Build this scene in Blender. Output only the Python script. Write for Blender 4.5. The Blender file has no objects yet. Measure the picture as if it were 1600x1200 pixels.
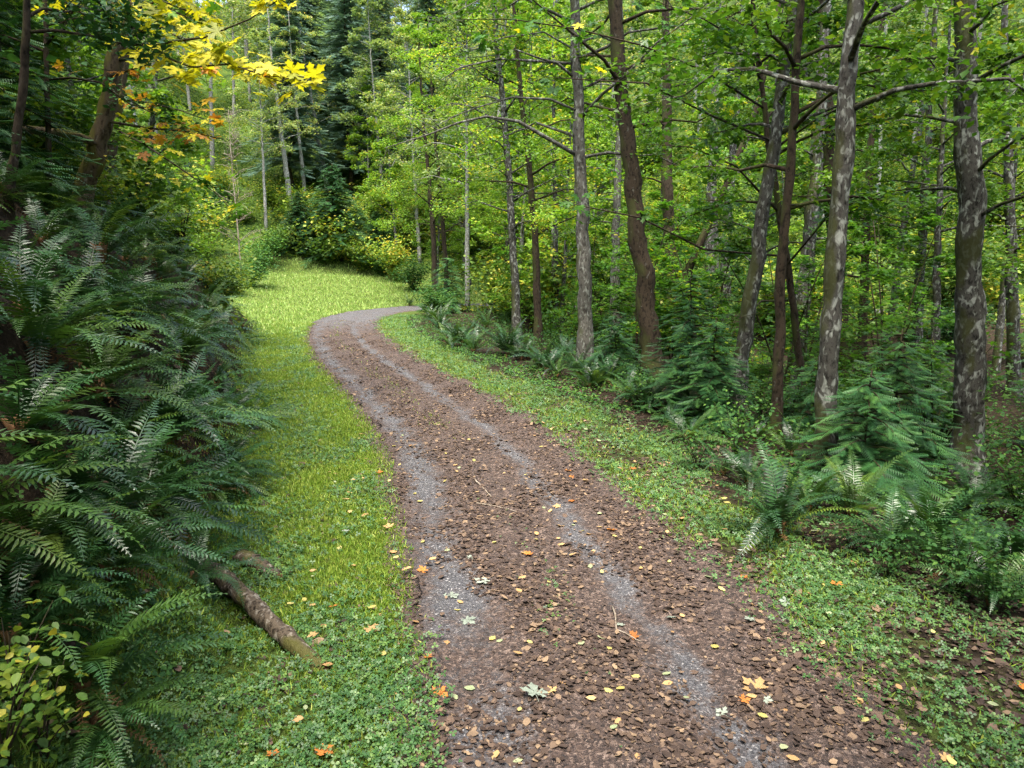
import bpy, math
import numpy as np

# ------------------------------------------------------------------ camera
scene = bpy.context.scene
F_PX, CAM_H, PITCH = 1109.0, 3.1, math.radians(9.8)
cam_data = bpy.data.cameras.new('camera')
cam = bpy.data.objects.new('camera', cam_data)
scene.collection.objects.link(cam)
cam_data.sensor_width = 36.0
cam_data.lens = 36.0 * F_PX / 1600.0
cam_data.clip_end = 2000
cam.location = (0, 0, CAM_H)
cam.rotation_euler = (math.pi / 2 - PITCH, 0, 0)
scene.camera = cam
scene.render.resolution_x, scene.render.resolution_y = 1024, 768

# ------------------------------------------------------------------ sky, sun, exposure
SUN_EL, SUN_AZ = math.radians(70), math.radians(-165)      # azimuth from +Y, towards +X
world = bpy.data.worlds.new('World')
scene.world = world
world.use_nodes = True
wn = world.node_tree.nodes
wl = world.node_tree.links
wn.clear()
sky = wn.new('ShaderNodeTexSky')
sky.sky_type = 'NISHITA'
sky.sun_disc = False
sky.sun_elevation = SUN_EL
sky.sun_rotation = SUN_AZ
sky.air_density = 1.0
sky.dust_density = 5.0
sky.ozone_density = 0.6
bg = wn.new('ShaderNodeBackground')
bg.inputs['Strength'].default_value = 0.15
wo = wn.new('ShaderNodeOutputWorld')
wl.new(sky.outputs[0], bg.inputs[0])
wl.new(bg.outputs[0], wo.inputs[0])
sun_data = bpy.data.lights.new('sun', 'SUN')
sun_data.energy = 1.5
sun_data.angle = math.radians(22)
sun_data.color = (1.0, 0.95, 0.86)
sun = bpy.data.objects.new('sun', sun_data)
scene.collection.objects.link(sun)
sun.rotation_euler = (math.pi / 2 - SUN_EL, 0, math.pi - SUN_AZ)
sun.location = (0, 0, 40)

scene.view_settings.view_transform = 'Standard'
scene.view_settings.look = 'None'
scene.view_settings.gamma = 1.0
scene.view_settings.use_curve_mapping = False
scene.view_settings.exposure = 2.2
cy = scene.cycles
cy.use_denoising = True
cy.denoiser = 'OPENIMAGEDENOISE'
cy.denoising_input_passes = 'RGB_ALBEDO_NORMAL'
cy.denoising_prefilter = 'NONE'
cy.use_adaptive_sampling = True
cy.adaptive_threshold = 0.024
cy.adaptive_min_samples = 48
cy.use_light_tree = False
cy.max_bounces = 5
cy.diffuse_bounces = 3
cy.glossy_bounces = 2
cy.transmission_bounces = 4
cy.transparent_max_bounces = 4
cy.volume_bounces = 1
cy.caustics_reflective = False
cy.caustics_refractive = False

R = np.random.default_rng(11)
COL = scene.collection

# ------------------------------------------------------------------ camera rays
CP, SP = math.cos(PITCH), math.sin(PITCH)
def ray(px, py):
    u, v = (px - 800) / F_PX, (600 - py) / F_PX
    return np.array([u, CP + v * SP, -SP + v * CP])
def at_y(px, py, Y):
    d = ray(px, py)
    return np.array([0, 0, CAM_H]) + d * (Y / d[1])
def flat(px, py):
    d = ray(px, py)
    return (np.array([0, 0, CAM_H]) + d * (-CAM_H / d[2]))[:2]

# ------------------------------------------------------------------ smooth noise in numpy
class Noise:
    def __init__(self, seed, scale, octaves=3):
        r = np.random.default_rng(seed)
        self.k = []
        for o in range(octaves):
            for _ in range(6):
                a = r.uniform(0, 2 * math.pi)
                f = (2 ** o) / scale * r.uniform(0.7, 1.4)
                self.k.append((f * math.cos(a), f * math.sin(a), r.uniform(0, 6.28), 0.55 ** o))
    def __call__(self, x, y):
        s = 0
        for a, b, p, w in self.k:
            s = s + w * np.sin(2 * math.pi * (a * x + b * y) + p)
        return s / 3.2
n_big, n_mid, n_small, n_patch = Noise(1, 22), Noise(2, 5), Noise(3, 1.1), Noise(4, 2.4)

def sstep(a, b, x):
    t = np.clip((x - a) / (b - a), 0, 1)
    return t * t * (3 - 2 * t)

# ------------------------------------------------------------------ the road's centre line
mid_px = [(930, 1100), (895, 1000), (832, 900), (775, 800), (724, 708), (668, 650), (607, 600), (556, 560),
          (529, 530), (527, 510), (545, 496), (590, 486)]
ctrl = [np.array([1.75, -6.0]), np.array([1.25, 0.0])] + [flat(*p) for p in mid_px]
ctrl += [np.array(p) for p in [(-4.5, 51.0), (3.0, 51.5), (13, 49), (26, 44), (42, 34), (60, 18)]]
ctrl = np.array(ctrl)
def catmull(P, step=0.4):
    out = []
    P = np.vstack([2 * P[0] - P[1], P, 2 * P[-1] - P[-2]])
    for i in range(1, len(P) - 2):
        p0, p1, p2, p3 = P[i - 1:i + 3]
        n = max(2, int(np.linalg.norm(p2 - p1) / step))
        t = np.linspace(0, 1, n, endpoint=False)[:, None]
        out.append(0.5 * ((2 * p1) + (-p0 + p2) * t + (2 * p0 - 5 * p1 + 4 * p2 - p3) * t ** 2 + (-p0 + 3 * p1 - 3 * p2 + p3) * t ** 3))
    out.append(P[-2][None])
    return np.vstack(out)
RC = catmull(ctrl)
for _ in range(12):
    RC[1:-1] = 0.25 * RC[:-2] + 0.5 * RC[1:-1] + 0.25 * RC[2:]
RT = np.gradient(RC, axis=0)
RT /= np.linalg.norm(RT, axis=1)[:, None]
RN = np.stack([RT[:, 1], -RT[:, 0]], 1)             # right-hand normal
RS = np.concatenate([[0], np.cumsum(np.linalg.norm(np.diff(RC, axis=0), axis=1))])
def lat_s(x, y):
    x = np.atleast_1d(np.asarray(x, float)).ravel()
    y = np.atleast_1d(np.asarray(y, float)).ravel()
    d = np.empty(len(x)); s = np.empty(len(x))
    for i in range(0, len(x), 20000):
        X = np.stack([x[i:i + 20000], y[i:i + 20000]], 1)
        c = RC[::8]
        D = (X[:, 0:1] - c[None, :, 0]) ** 2 + (X[:, 1:2] - c[None, :, 1]) ** 2
        kk = np.clip((D.argmin(1) * 8)[:, None] + np.arange(-8, 9)[None], 0, len(RC) - 1)
        D = (X[:, 0:1] - RC[kk, 0]) ** 2 + (X[:, 1:2] - RC[kk, 1]) ** 2
        j = D.argmin(1); ar = np.arange(len(X))
        k = kk[ar, j]
        o = X - RC[k]
        sg = np.sign((o * RN[k]).sum(1)); sg[sg == 0] = 1
        d[i:i + 20000] = sg * np.sqrt(D[ar, j])
        s[i:i + 20000] = RS[k] + (o * RT[k]).sum(1) * 0
    return d, s
def road_pt(s, lat):
    s = np.asarray(s, float)
    cx, cyy = np.interp(s, RS, RC[:, 0]), np.interp(s, RS, RC[:, 1])
    nx, ny = np.interp(s, RS, RN[:, 0]), np.interp(s, RS, RN[:, 1])
    return cx + nx * lat, cyy + ny * lat
S_AT = lambda yy: float(np.interp(yy, RC[:120, 1], RS[:120]))

EDGE_L, EDGE_R = -1.25, 1.85
S1, S2 = S_AT(27), S_AT(38)
def height(x, y, micro=True):
    shp = np.shape(x)
    d, s = lat_s(x, y)
    x = np.atleast_1d(np.asarray(x, float)).ravel(); y = np.atleast_1d(np.asarray(y, float)).ravel()
    # left side: steep cut bank near, open grass and hillside far
    u = np.maximum(0, -d + EDGE_L - 2.0 + 0.35 * sstep(S_AT(14), S_AT(8), s) - 0.35 * n_mid(x, y))
    up = np.minimum(u, 2.5) * 1.42 * sstep(-0.2, 0.7, u) + np.maximum(0, np.minimum(u, 30) - 2.5) * 0.62
    zb = up + (n_mid(x, y) * 0.22 + n_small(x, y) * 0.10) * sstep(0, 1.2, u)
    g = np.maximum(0, -d + EDGE_L - 0.8)
    fr = sstep(S_AT(42) + 6, S_AT(42) + 22, s)
    glen = 15 * (1 - fr) + 2.5 * fr
    zf = np.minimum(g, glen) * 0.15 + np.maximum(0, g - glen) * (0.56 + 0.1 * fr) + n_big(x, y) * 1.4 * sstep(4, 16, g - glen + 4)
    w = sstep(S1, S2, s)
    zl = zb * (1 - w) + zf * w
    zl = np.minimum(zl, 46 + 4 * n_big(x, y))
    # right side: flat verge, then falling to a gully
    r = np.maximum(0, d - EDGE_R - 2.4 - 2.0 * sstep(S_AT(7), S_AT(14), s))
    zr = -0.26 * np.minimum(r, 6) * sstep(0, 2.0, r) + n_mid(x, y) * 0.22 * sstep(0, 3, r)
    z = np.where(d < 0, zl, zr)
    if micro:
        z = z + 0.02 * n_small(x, y) * sstep(0.2, 1.0, np.where(d < 0, -d + EDGE_L, d - EDGE_R))
    return z.reshape(shp) if shp else float(z[0])
def hit(px, py, tmax=140):
    dv = ray(px, py)
    t = np.geomspace(2.5, tmax, 1600)
    P = np.array([0, 0, CAM_H])[None] + dv[None] * t[:, None]
    below = P[:, 2] < height(P[:, 0], P[:, 1])
    k = int(np.argmax(below)) if below.any() else len(t) - 1
    p = P[k].copy()
    p[2] = height(p[0], p[1])
    return p

def where(x, y):
    px = 800 + F_PX * x / max(y, 1)
    for lim, w in [(300, 'above the fern bank'), (480, 'behind the bare sapling'), (600, 'behind the dense young fir'), (745, 'behind the brown alder pair'), (860, 'behind the vase-shaped fern'),
                   (950, 'behind the straight grey alder'), (1030, 'behind the dark ridged alder'), (1130, 'behind the forked maple'), (1225, 'behind the pale leaning alder'), (1360, 'behind the slim lichened alder'), (1460, 'beside the dark maple stem')]:
        if px < lim: return w
    return 'behind the thickest alder'
def tier(x, y):
    z = height(x, y)
    return 'at the foot of the hillside' if z < 2.5 else 'on the lower hillside' if z < 8 else 'high on the hillside'

# ------------------------------------------------------------------ mesh helpers
def mesh_from(name, V, F, mat=None, rnd=None, smooth=False, attrs=None):
    """V (n,3); F list of (m,k) integer arrays"""
    V = np.asarray(V, np.float32)
    if not isinstance(F, list):
        F = [F]
    F = [np.asarray(f, np.int32) for f in F if len(f)]
    me = bpy.data.meshes.new(name)
    me.vertices.add(len(V))
    me.vertices.foreach_set('co', V.ravel())
    loops = np.concatenate([f.ravel() for f in F])
    sizes = np.concatenate([np.full(len(f), f.shape[1], np.int32) for f in F])
    me.loops.add(len(loops))
    me.loops.foreach_set('vertex_index', loops)
    me.polygons.add(len(sizes))
    me.polygons.foreach_set('loop_start', np.concatenate([[0], np.cumsum(sizes)[:-1]]).astype(np.int32))
    me.polygons.foreach_set('loop_total', sizes)
    if smooth:
        me.polygons.foreach_set('use_smooth', np.ones(len(sizes), bool))
    at = dict(attrs or {})
    if rnd is not None:
        at['rnd'] = rnd
    for k, a in at.items():
        A = me.attributes.new(k, 'FLOAT', 'POINT')
        A.data.foreach_set('value', np.asarray(a, np.float32))
    if mat is not None:
        me.materials.append(mat)
    me.update(calc_edges=True)
    return me
def obj(name, me, parent=None, loc=None, rot=None, scale=None, label=None, cat=None, group=None, kind=None):
    o = bpy.data.objects.new(name, me)
    COL.objects.link(o)
    if parent is not None: o.parent = parent
    if loc is not None: o.location = [float(v) for v in loc]
    if rot is not None: o.rotation_euler = [float(v) for v in rot]
    if scale is not None: o.scale = (scale,) * 3 if np.isscalar(scale) else [float(v) for v in scale]
    if label: o['label'] = label
    if cat: o['category'] = cat
    if group: o['group'] = group
    if kind: o['kind'] = kind
    return o
def empty(name, loc, rotz=0, **kw):
    o = obj(name, None, None, loc, (0, 0, rotz), **kw)
    o.empty_display_size = 0.2
    return o
def tube(P, rad, seg=8, rough=0.0, cap=True):
    P = np.asarray(P, float); rad = np.asarray(rad, float)
    T = np.gradient(P, axis=0); T /= np.linalg.norm(T, axis=1)[:, None] + 1e-9
    ref = np.array([1.0, 0, 0]) if abs(T[0][0]) < 0.8 else np.array([0, 1.0, 0])
    V = []
    a = np.linspace(0, 2 * math.pi, seg, endpoint=False)
    u = ref
    for i in range(len(P)):
        u = u - T[i] * u.dot(T[i]); u = u / (np.linalg.norm(u) + 1e-9)
        w = np.cross(T[i], u)
        rr = rad[i] * (1 + rough * R.normal(size=seg))
        V.append(P[i] + (np.cos(a) * rr)[:, None] * u + (np.sin(a) * rr)[:, None] * w)
    V = np.vstack(V)
    n = len(P)
    i, j = np.meshgrid(np.arange(n - 1), np.arange(seg), indexing='ij')
    j2 = (j + 1) % seg
    Q = np.stack([i * seg + j, i * seg + j2, (i + 1) * seg + j2, (i + 1) * seg + j], -1).reshape(-1, 4)
    T3 = np.zeros((0, 3), int)
    if cap:
        c0, c1 = len(V), len(V) + 1
        V = np.vstack([V, P[:1], P[-1:]])
        k = np.arange(seg); k2 = (k + 1) % seg
        T3 = np.vstack([np.stack([np.full(seg, c0), k2, k], 1), np.stack([np.full(seg, c1), (n - 1) * seg + k, (n - 1) * seg + k2], 1)])
    return V, Q, T3
class Build:
    def __init__(self): self.V, self.Q, self.T, self.n, self.r = [], [], [], 0, []
    def add(self, V, Q, T, rnd=0.0):
        self.V.append(V); self.Q.append(Q + self.n); self.T.append(T + self.n); self.n += len(V)
        self.r.append(np.full(len(V), rnd))
    def tube(self, P, rad, seg=6, rough=0.0, rnd=0.0): self.add(*tube(P, rad, seg, rough), rnd=rnd)
    def mesh(self, name, mat, smooth=True):
        return mesh_from(name, np.vstack(self.V), [np.vstack(self.Q), np.vstack(self.T)], mat, np.concatenate(self.r), smooth)
def unit(v): return v / (np.linalg.norm(v, axis=-1, keepdims=True) + 1e-9)
def frames(n, rng=R, yaw=None):
    """rotation matrices whose z axis is n and whose y axis is a random (or given) heading"""
    n = unit(n)
    h = rng.normal(size=n.shape) if yaw is None else yaw
    yv = unit(h - n * (h * n).sum(1, keepdims=True))
    xv = np.cross(yv, n)
    return np.stack([xv, yv, n], 2)
def scatter(tv, tf, pos, M, size, rnd=None):
    m, k = len(pos), len(tv)
    size = np.broadcast_to(np.asarray(size, float), (m,))
    V = np.einsum('mij,kj->mki', M, tv) * size[:, None, None] + pos[:, None, :]
    Fq = (tf[None] + (np.arange(m) * k)[:, None, None]).reshape(-1, tf.shape[1])
    if rnd is None: rnd = R.random(m)
    return V.reshape(-1, 3), Fq, np.repeat(rnd, k)

# leaf templates: stem at origin, tip towards +y, top side +z
LEAF4 = (np.array([[0, 0, 0], [0.33, 0.45, 0.07], [0, 1, -0.06], [-0.33, 0.45, 0.07]]), np.array([[0, 1, 2], [0, 2, 3]]))
LEAF6 = (np.array([[0, 0, 0], [0.30, 0.28, 0.06], [0.27, 0.68, 0.04], [0, 1, -0.08], [-0.27, 0.68, 0.04], [-0.30, 0.28, 0.06]]),
         np.array([[0, 1, 2], [0, 2, 3], [0, 3, 4], [0, 4, 5]]))
def maple_template(detail=True):
    lobes = [(-118, 0.52), (-58, 0.86), (0, 1.0), (58, 0.86), (118, 0.52)]
    pts = [(0, 0, 0.0)]
    ring = []
    for i, (a, l) in enumerate(lobes):
        def pt(ang, rad): return (math.sin(math.radians(ang)) * rad, math.cos(math.radians(ang)) * rad)
        if i == 0: ring.append(pt(-150, 0.14))
        if detail:
            ring += [pt(a - 18, l * 0.56), pt(a - 22, l * 0.76), pt(a - 9, l * 0.77), pt(a, l), pt(a + 9, l * 0.77), pt(a + 22, l * 0.76), pt(a + 18, l * 0.56)]
        else:
            ring += [pt(a - 13, l * 0.66), pt(a, l), pt(a + 13, l * 0.66)]
        nxt = lobes[i + 1][0] if i < 4 else 0
        ring.append(pt((a + nxt) / 2, 0.38) if i < 4 else pt(150, 0.14))
    V = np.array([[0, 0, 0]] + [[x, y, -0.16 * (x * x + y * y) + 0.05 * abs(x)] for x, y in ring])
    V[:, 1] += 0.12
    n = len(ring)
    Fm = np.array([[0, i + 2, i + 1] for i in range(n - 1)])
    return V, Fm
MAPLE_HI, MAPLE_LO = maple_template(True), maple_template(False)
# trefoil for ground cover
tv, tf = [], []
for k in range(3):
    a = k * 2.094
    c, s_ = math.cos(a), math.sin(a)
    b = len(tv)
    for x, y, z in [(0, 0, 0), (0.30, 0.42, 0.05), (0.16, 0.72, 0.0), (-0.16, 0.72, 0.0), (-0.30, 0.42, 0.05)]:
        tv.append((c * x - s_ * y, s_ * x + c * y, z))
    tf += [(b, b + 1, b + 2), (b, b + 2, b + 3), (b, b + 3, b + 4)]
TREFOIL = (np.array(tv), np.array(tf))

# ------------------------------------------------------------------ materials
def new_mat(name):
    m = bpy.data.materials.new(name)
    m.use_nodes = True
    nt = m.node_tree
    nt.nodes.clear()
    return m, nt, nt.nodes, nt.links
def ramp(nodes, stops, interp='LINEAR'):
    r = nodes.new('ShaderNodeValToRGB')
    r.color_ramp.interpolation = interp
    e = r.color_ramp.elements
    while len(e) < len(stops): e.new(0.5)
    for el, (p, c) in zip(e, stops):
        el.position = p
        el.color = (*c, 1)
    return r
def leaf_mat(name, stops, trans=0.35, rough=0.5, spec=0.3, hvar=0.03, vvar=0.35, tgain=1.25, patch=0.0):
    m, nt, N, L = new_mat(name)
    at = N.new('ShaderNodeAttribute'); at.attribute_name = 'rnd'
    oi = N.new('ShaderNodeObjectInfo')
    r = ramp(N, stops)
    ad = N.new('ShaderNodeMath'); ad.operation = 'MULTIPLY_ADD'
    L.new(oi.outputs['Random'], ad.inputs[0]); ad.inputs[1].default_value = 0.30
    sb = N.new('ShaderNodeMath'); sb.operation = 'MULTIPLY_ADD'
    L.new(at.outputs['Fac'], sb.inputs[0]); sb.inputs[1].default_value = 0.85; sb.inputs[2].default_value = -0.08
    L.new(sb.outputs[0], ad.inputs[2])
    L.new(ad.outputs[0], r.inputs[0])
    if patch > 0:
        gp = N.new('ShaderNodeNewGeometry')
        np_ = N.new('ShaderNodeTexNoise'); np_.inputs['Scale'].default_value = 0.45; np_.inputs['Detail'].default_value = 3
        L.new(gp.outputs['Position'], np_.inputs['Vector'])
        pm = N.new('ShaderNodeMath'); pm.operation = 'MULTIPLY_ADD'; pm.inputs[1].default_value = patch; pm.inputs[2].default_value = -patch * 0.5
        L.new(np_.outputs['Fac'], pm.inputs[0])
        pa = N.new('ShaderNodeMath'); L.new(ad.outputs[0], pa.inputs[0]); L.new(pm.outputs[0], pa.inputs[1])
        L.new(pa.outputs[0], r.inputs[0])
    hs = N.new('ShaderNodeHueSaturation')
    mr = N.new('ShaderNodeMapRange')
    L.new(oi.outputs['Random'], mr.inputs[0])
    mr.inputs[3].default_value = 1 - vvar * 0.5; mr.inputs[4].default_value = 1 + vvar * 0.5
    L.new(mr.outputs[0], hs.inputs['Value'])
    L.new(r.outputs[0], hs.inputs['Color'])
    # leaf-scale blotches
    ge = N.new('ShaderNodeNewGeometry')
    nz = N.new('ShaderNodeTexNoise'); nz.inputs['Scale'].default_value = 9.0; nz.inputs['Detail'].default_value = 2
    L.new(ge.outputs['Position'], nz.inputs['Vector'])
    mr2 = N.new('ShaderNodeMapRange'); mr2.inputs[1].default_value = 0.3; mr2.inputs[2].default_value = 0.7
    mr2.inputs[3].default_value = 0.8; mr2.inputs[4].default_value = 1.2
    L.new(nz.outputs['Fac'], mr2.inputs[0])
    mx = N.new('ShaderNodeVectorMath'); mx.operation = 'SCALE'
    L.new(hs.outputs[0], mx.inputs[0]); L.new(mr2.outputs[0], mx.inputs['Scale'])
    p = N.new('ShaderNodeBsdfPrincipled')
    L.new(mx.outputs[0], p.inputs['Base Color'])
    p.inputs['Roughness'].default_value = rough
    p.inputs['Specular IOR Level'].default_value = spec
    out = N.new('ShaderNodeOutputMaterial')
    if trans > 0:
        t = N.new('ShaderNodeBsdfTranslucent')
        tc = N.new('ShaderNodeVectorMath'); tc.operation = 'MULTIPLY'
        L.new(mx.outputs[0], tc.inputs[0]); tc.inputs[1].default_value = (tgain, tgain * 1.02, tgain * 0.55)
        L.new(tc.outputs[0], t.inputs['Color'])
        ms = N.new('ShaderNodeMixShader'); ms.inputs[0].default_value = trans
        L.new(p.outputs[0], ms.inputs[1]); L.new(t.outputs[0], ms.inputs[2])
        L.new(ms.outputs[0], out.inputs[0])
    else:
        L.new(p.outputs[0], out.inputs[0])
    return m
def bark_mat(name, dark, mid, pale, lichen=0.5, moss=0.25, mosscol=(0.05, 0.056, 0.018), scale=15.0):
    m, nt, N, L = new_mat(name)
    tc = N.new('ShaderNodeNewGeometry')
    mp = N.new('ShaderNodeMapping'); mp.inputs['Scale'].default_value = (1, 1, 0.55)
    L.new(tc.outputs['Position'], mp.inputs[0])
    n1 = N.new('ShaderNodeTexNoise'); n1.inputs['Scale'].default_value = scale; n1.inputs['Detail'].default_value = 6; n1.inputs['Roughness'].default_value = 0.65
    L.new(mp.outputs[0], n1.inputs['Vector'])
    r1 = ramp(N, [(0.36, dark), (0.52, mid), (0.66, mid)])
    L.new(n1.outputs['Fac'], r1.inputs[0])
    n2 = N.new('ShaderNodeTexNoise'); n2.inputs['Scale'].default_value = scale * 0.8; n2.inputs['Detail'].default_value = 5; n2.inputs['Distortion'].default_value = 0.6
    ad = N.new('ShaderNodeVectorMath'); ad.inputs[1].default_value = (7.1, 3.3, 1.7)
    L.new(mp.outputs[0], ad.inputs[0]); L.new(ad.outputs[0], n2.inputs['Vector'])
    t = 0.68 - 0.26 * lichen
    r2 = ramp(N, [(t, (0, 0, 0)), (t + 0.14, (0.85, 0.85, 0.85))])
    L.new(n2.outputs['Fac'], r2.inputs[0])
    mx = N.new('ShaderNodeMix'); mx.data_type = 'RGBA'
    L.new(r2.outputs[0], mx.inputs['Factor']); L.new(r1.outputs[0], mx.inputs['A']); mx.inputs['B'].default_value = (*pale, 1)
    n3 = N.new('ShaderNodeTexNoise'); n3.inputs['Scale'].default_value = 2.2; n3.inputs['Detail'].default_value = 5
    L.new(ad.outputs[0], n3.inputs['Vector'])
    # moss grows on one weather side of the stem
    dp = N.new('ShaderNodeVectorMath'); dp.operation = 'DOT_PRODUCT'; dp.inputs[1].default_value = (-0.75, 0.1, 0.3)
    L.new(tc.outputs['Normal'], dp.inputs[0])
    m3 = N.new('ShaderNodeMath'); m3.operation = 'MULTIPLY_ADD'; m3.inputs[1].default_value = 0.16
    L.new(dp.outputs['Value'], m3.inputs[0]); L.new(n3.outputs['Fac'], m3.inputs[2])
    tt = 0.72 - 0.32 * moss
    r3 = ramp(N, [(tt, (0, 0, 0)), (tt + 0.1, (0.85, 0.85, 0.85))])
    L.new(m3.outputs[0], r3.inputs[0])
    mx2 = N.new('ShaderNodeMix'); mx2.data_type = 'RGBA'
    L.new(r3.outputs[0], mx2.inputs['Factor']); L.new(mx.outputs['Result'], mx2.inputs['A']); mx2.inputs['B'].default_value = (*mosscol, 1)
    p = N.new('ShaderNodeBsdfPrincipled')
    L.new(mx2.outputs['Result'], p.inputs['Base Color'])
    p.inputs['Roughness'].default_value = 0.9
    p.inputs['Specular IOR Level'].default_value = 0.15
    bp = N.new('ShaderNodeBump'); bp.inputs['Strength'].default_value = 0.8; bp.inputs['Distance'].default_value = 0.03
    L.new(n1.outputs['Fac'], bp.inputs['Height']); L.new(bp.outputs[0], p.inputs['Normal'])
    out = N.new('ShaderNodeOutputMaterial'); L.new(p.outputs[0], out.inputs[0])
    return m

M = {}
M['alder'] = leaf_mat('alder_leaf', [(0.0, (0.04, 0.11, 0.012)), (0.5, (0.075, 0.17, 0.015)), (0.88, (0.13, 0.22, 0.018)), (1.0, (0.28, 0.28, 0.02))], 0.42, patch=0.6)
M['alder_far'] = leaf_mat('far_alder_leaf', [(0.0, (0.11, 0.20, 0.07)), (0.5, (0.20, 0.29, 0.09)), (0.85, (0.33, 0.37, 0.11)), (1.0, (0.48, 0.40, 0.12))], 0.4, rough=0.4, spec=0.4)  # far alder leaves lightened: distant haze and brightness put into the colour
M['alder_lit'] = leaf_mat('lit_yellow_green_leaf', [(0.0, (0.08, 0.19, 0.02)), (0.5, (0.14, 0.27, 0.025)), (0.86, (0.22, 0.33, 0.03)), (1.0, (0.42, 0.38, 0.04))], 0.42, patch=0.8)  # brighter alder leaf; its sunlit look is painted into the colour
M['maple_green'] = leaf_mat('green_maple_leaf', [(0.0, (0.035, 0.11, 0.012)), (0.55, (0.065, 0.175, 0.015)), (0.92, (0.12, 0.24, 0.015)), (1.0, (0.36, 0.34, 0.02))], 0.45, rough=0.42, spec=0.35)
M['maple_yellow'] = leaf_mat('yellow_maple_leaf', [(0.0, (0.22, 0.26, 0.015)), (0.35, (0.50, 0.47, 0.02)), (0.85, (0.62, 0.54, 0.02)), (1.0, (0.60, 0.42, 0.03))], 0.42, vvar=0.2)
M['maple_orange'] = leaf_mat('orange_maple_leaf', [(0.0, (0.50, 0.36, 0.02)), (0.5, (0.55, 0.27, 0.03)), (1.0, (0.42, 0.15, 0.03))], 0.4, vvar=0.2)
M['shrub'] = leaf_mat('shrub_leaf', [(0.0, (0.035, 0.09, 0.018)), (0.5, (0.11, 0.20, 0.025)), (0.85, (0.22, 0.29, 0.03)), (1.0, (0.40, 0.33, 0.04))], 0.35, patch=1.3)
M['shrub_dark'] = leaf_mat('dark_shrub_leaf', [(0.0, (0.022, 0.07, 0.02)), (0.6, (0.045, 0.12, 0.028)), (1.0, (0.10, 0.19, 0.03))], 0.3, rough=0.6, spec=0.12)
M['fern'] = leaf_mat('fern_green', [(0.0, (0.015, 0.05, 0.015)), (0.6, (0.03, 0.088, 0.021)), (1.0, (0.07, 0.13, 0.02))], 0.2, rough=0.36, spec=0.6, vvar=0.8)
M['fern_light'] = leaf_mat('fern_yellow_green', [(0.0, (0.03, 0.085, 0.018)), (0.6, (0.065, 0.13, 0.02)), (1.0, (0.14, 0.19, 0.025))], 0.25, rough=0.38, spec=0.5, vvar=0.7)
M['fern_dead'] = leaf_mat('fern_brown', [(0.0, (0.10, 0.055, 0.025)), (1.0, (0.18, 0.10, 0.045))], 0.1, rough=0.8, spec=0.1)
M['needle'] = leaf_mat('conifer_needle', [(0.0, (0.014, 0.055, 0.018)), (0.6, (0.028, 0.095, 0.026)), (1.0, (0.06, 0.15, 0.03))], 0.15, rough=0.5)
M['needle_far'] = leaf_mat('far_conifer_needle', [(0.0, (0.05, 0.10, 0.075)), (0.6, (0.08, 0.155, 0.105)), (1.0, (0.13, 0.21, 0.12))], 0.15, rough=0.5)  # far needles made paler so the distance looks brighter; light in the colour
M['clover'] = leaf_mat('clover_leaf', [(0.0, (0.032, 0.085, 0.025)), (0.6, (0.06, 0.145, 0.035)), (1.0, (0.13, 0.22, 0.045))], 0.25, rough=0.45, spec=0.4)
M['grass'] = leaf_mat('grass_blade', [(0.0, (0.085, 0.165, 0.02)), (0.6, (0.185, 0.29, 0.034)), (1.0, (0.32, 0.37, 0.07))], 0.3, rough=0.5)
M['meadow'] = leaf_mat('meadow_blade', [(0.0, (0.18, 0.32, 0.06)), (0.6, (0.32, 0.46, 0.11)), (1.0, (0.50, 0.52, 0.20))], 0.3, rough=0.5)  # paler than verge grass: the clearing's brighter light is put into this colour
M['litter'] = leaf_mat('dry_leaf', [(0.0, (0.038, 0.026, 0.020)), (0.4, (0.068, 0.047, 0.035)), (0.72, (0.115, 0.078, 0.054)), (0.88, (0.25, 0.175, 0.105)), (1.0, (0.46, 0.37, 0.22))], 0.08, rough=0.75, spec=0.2, vvar=0.0)
M['leaf_pale'] = leaf_mat('pale_leaf_underside', [(0.0, (0.20, 0.24, 0.19)), (1.0, (0.30, 0.34, 0.27))], 0.15, rough=0.8, spec=0.1, vvar=0.1)
M['leaf_tan'] = leaf_mat('tan_leaf', [(0.0, (0.33, 0.19, 0.08)), (1.0, (0.48, 0.32, 0.14))], 0.15, rough=0.7, spec=0.2)
M['leaf_yellow'] = leaf_mat('yellow_leaf', [(0.0, (0.38, 0.33, 0.08)), (1.0, (0.50, 0.44, 0.16))], 0.2, rough=0.6)
M['leaf_green'] = leaf_mat('fresh_leaf', [(0.0, (0.26, 0.31, 0.16)), (1.0, (0.36, 0.39, 0.21))], 0.2, rough=0.6)
M['leaf_orange'] = leaf_mat('orange_leaf', [(0.0, (0.38, 0.12, 0.03)), (1.0, (0.52, 0.22, 0.04))], 0.2, rough=0.6)
M['bark_alder'] = bark_mat('alder_bark', (0.013, 0.012, 0.010), (0.062, 0.060, 0.051), (0.29, 0.31, 0.27), 0.62, 0.5)
M['bark_dark'] = bark_mat('dark_bark', (0.012, 0.009, 0.006), (0.045, 0.034, 0.022), (0.17, 0.17, 0.14), 0.2, 0.6)
M['bark_pale'] = bark_mat('pale_bark', (0.035, 0.032, 0.026), (0.10, 0.097, 0.082), (0.28, 0.30, 0.26), 0.55, 0.35)
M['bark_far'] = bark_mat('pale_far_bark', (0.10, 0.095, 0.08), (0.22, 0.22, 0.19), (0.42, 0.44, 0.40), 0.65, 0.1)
M['bark_moss'] = bark_mat('mossy_bark', (0.03, 0.022, 0.013), (0.09, 0.07, 0.045), (0.25, 0.25, 0.2), 0.25, 0.95, (0.11, 0.105, 0.025))
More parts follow.
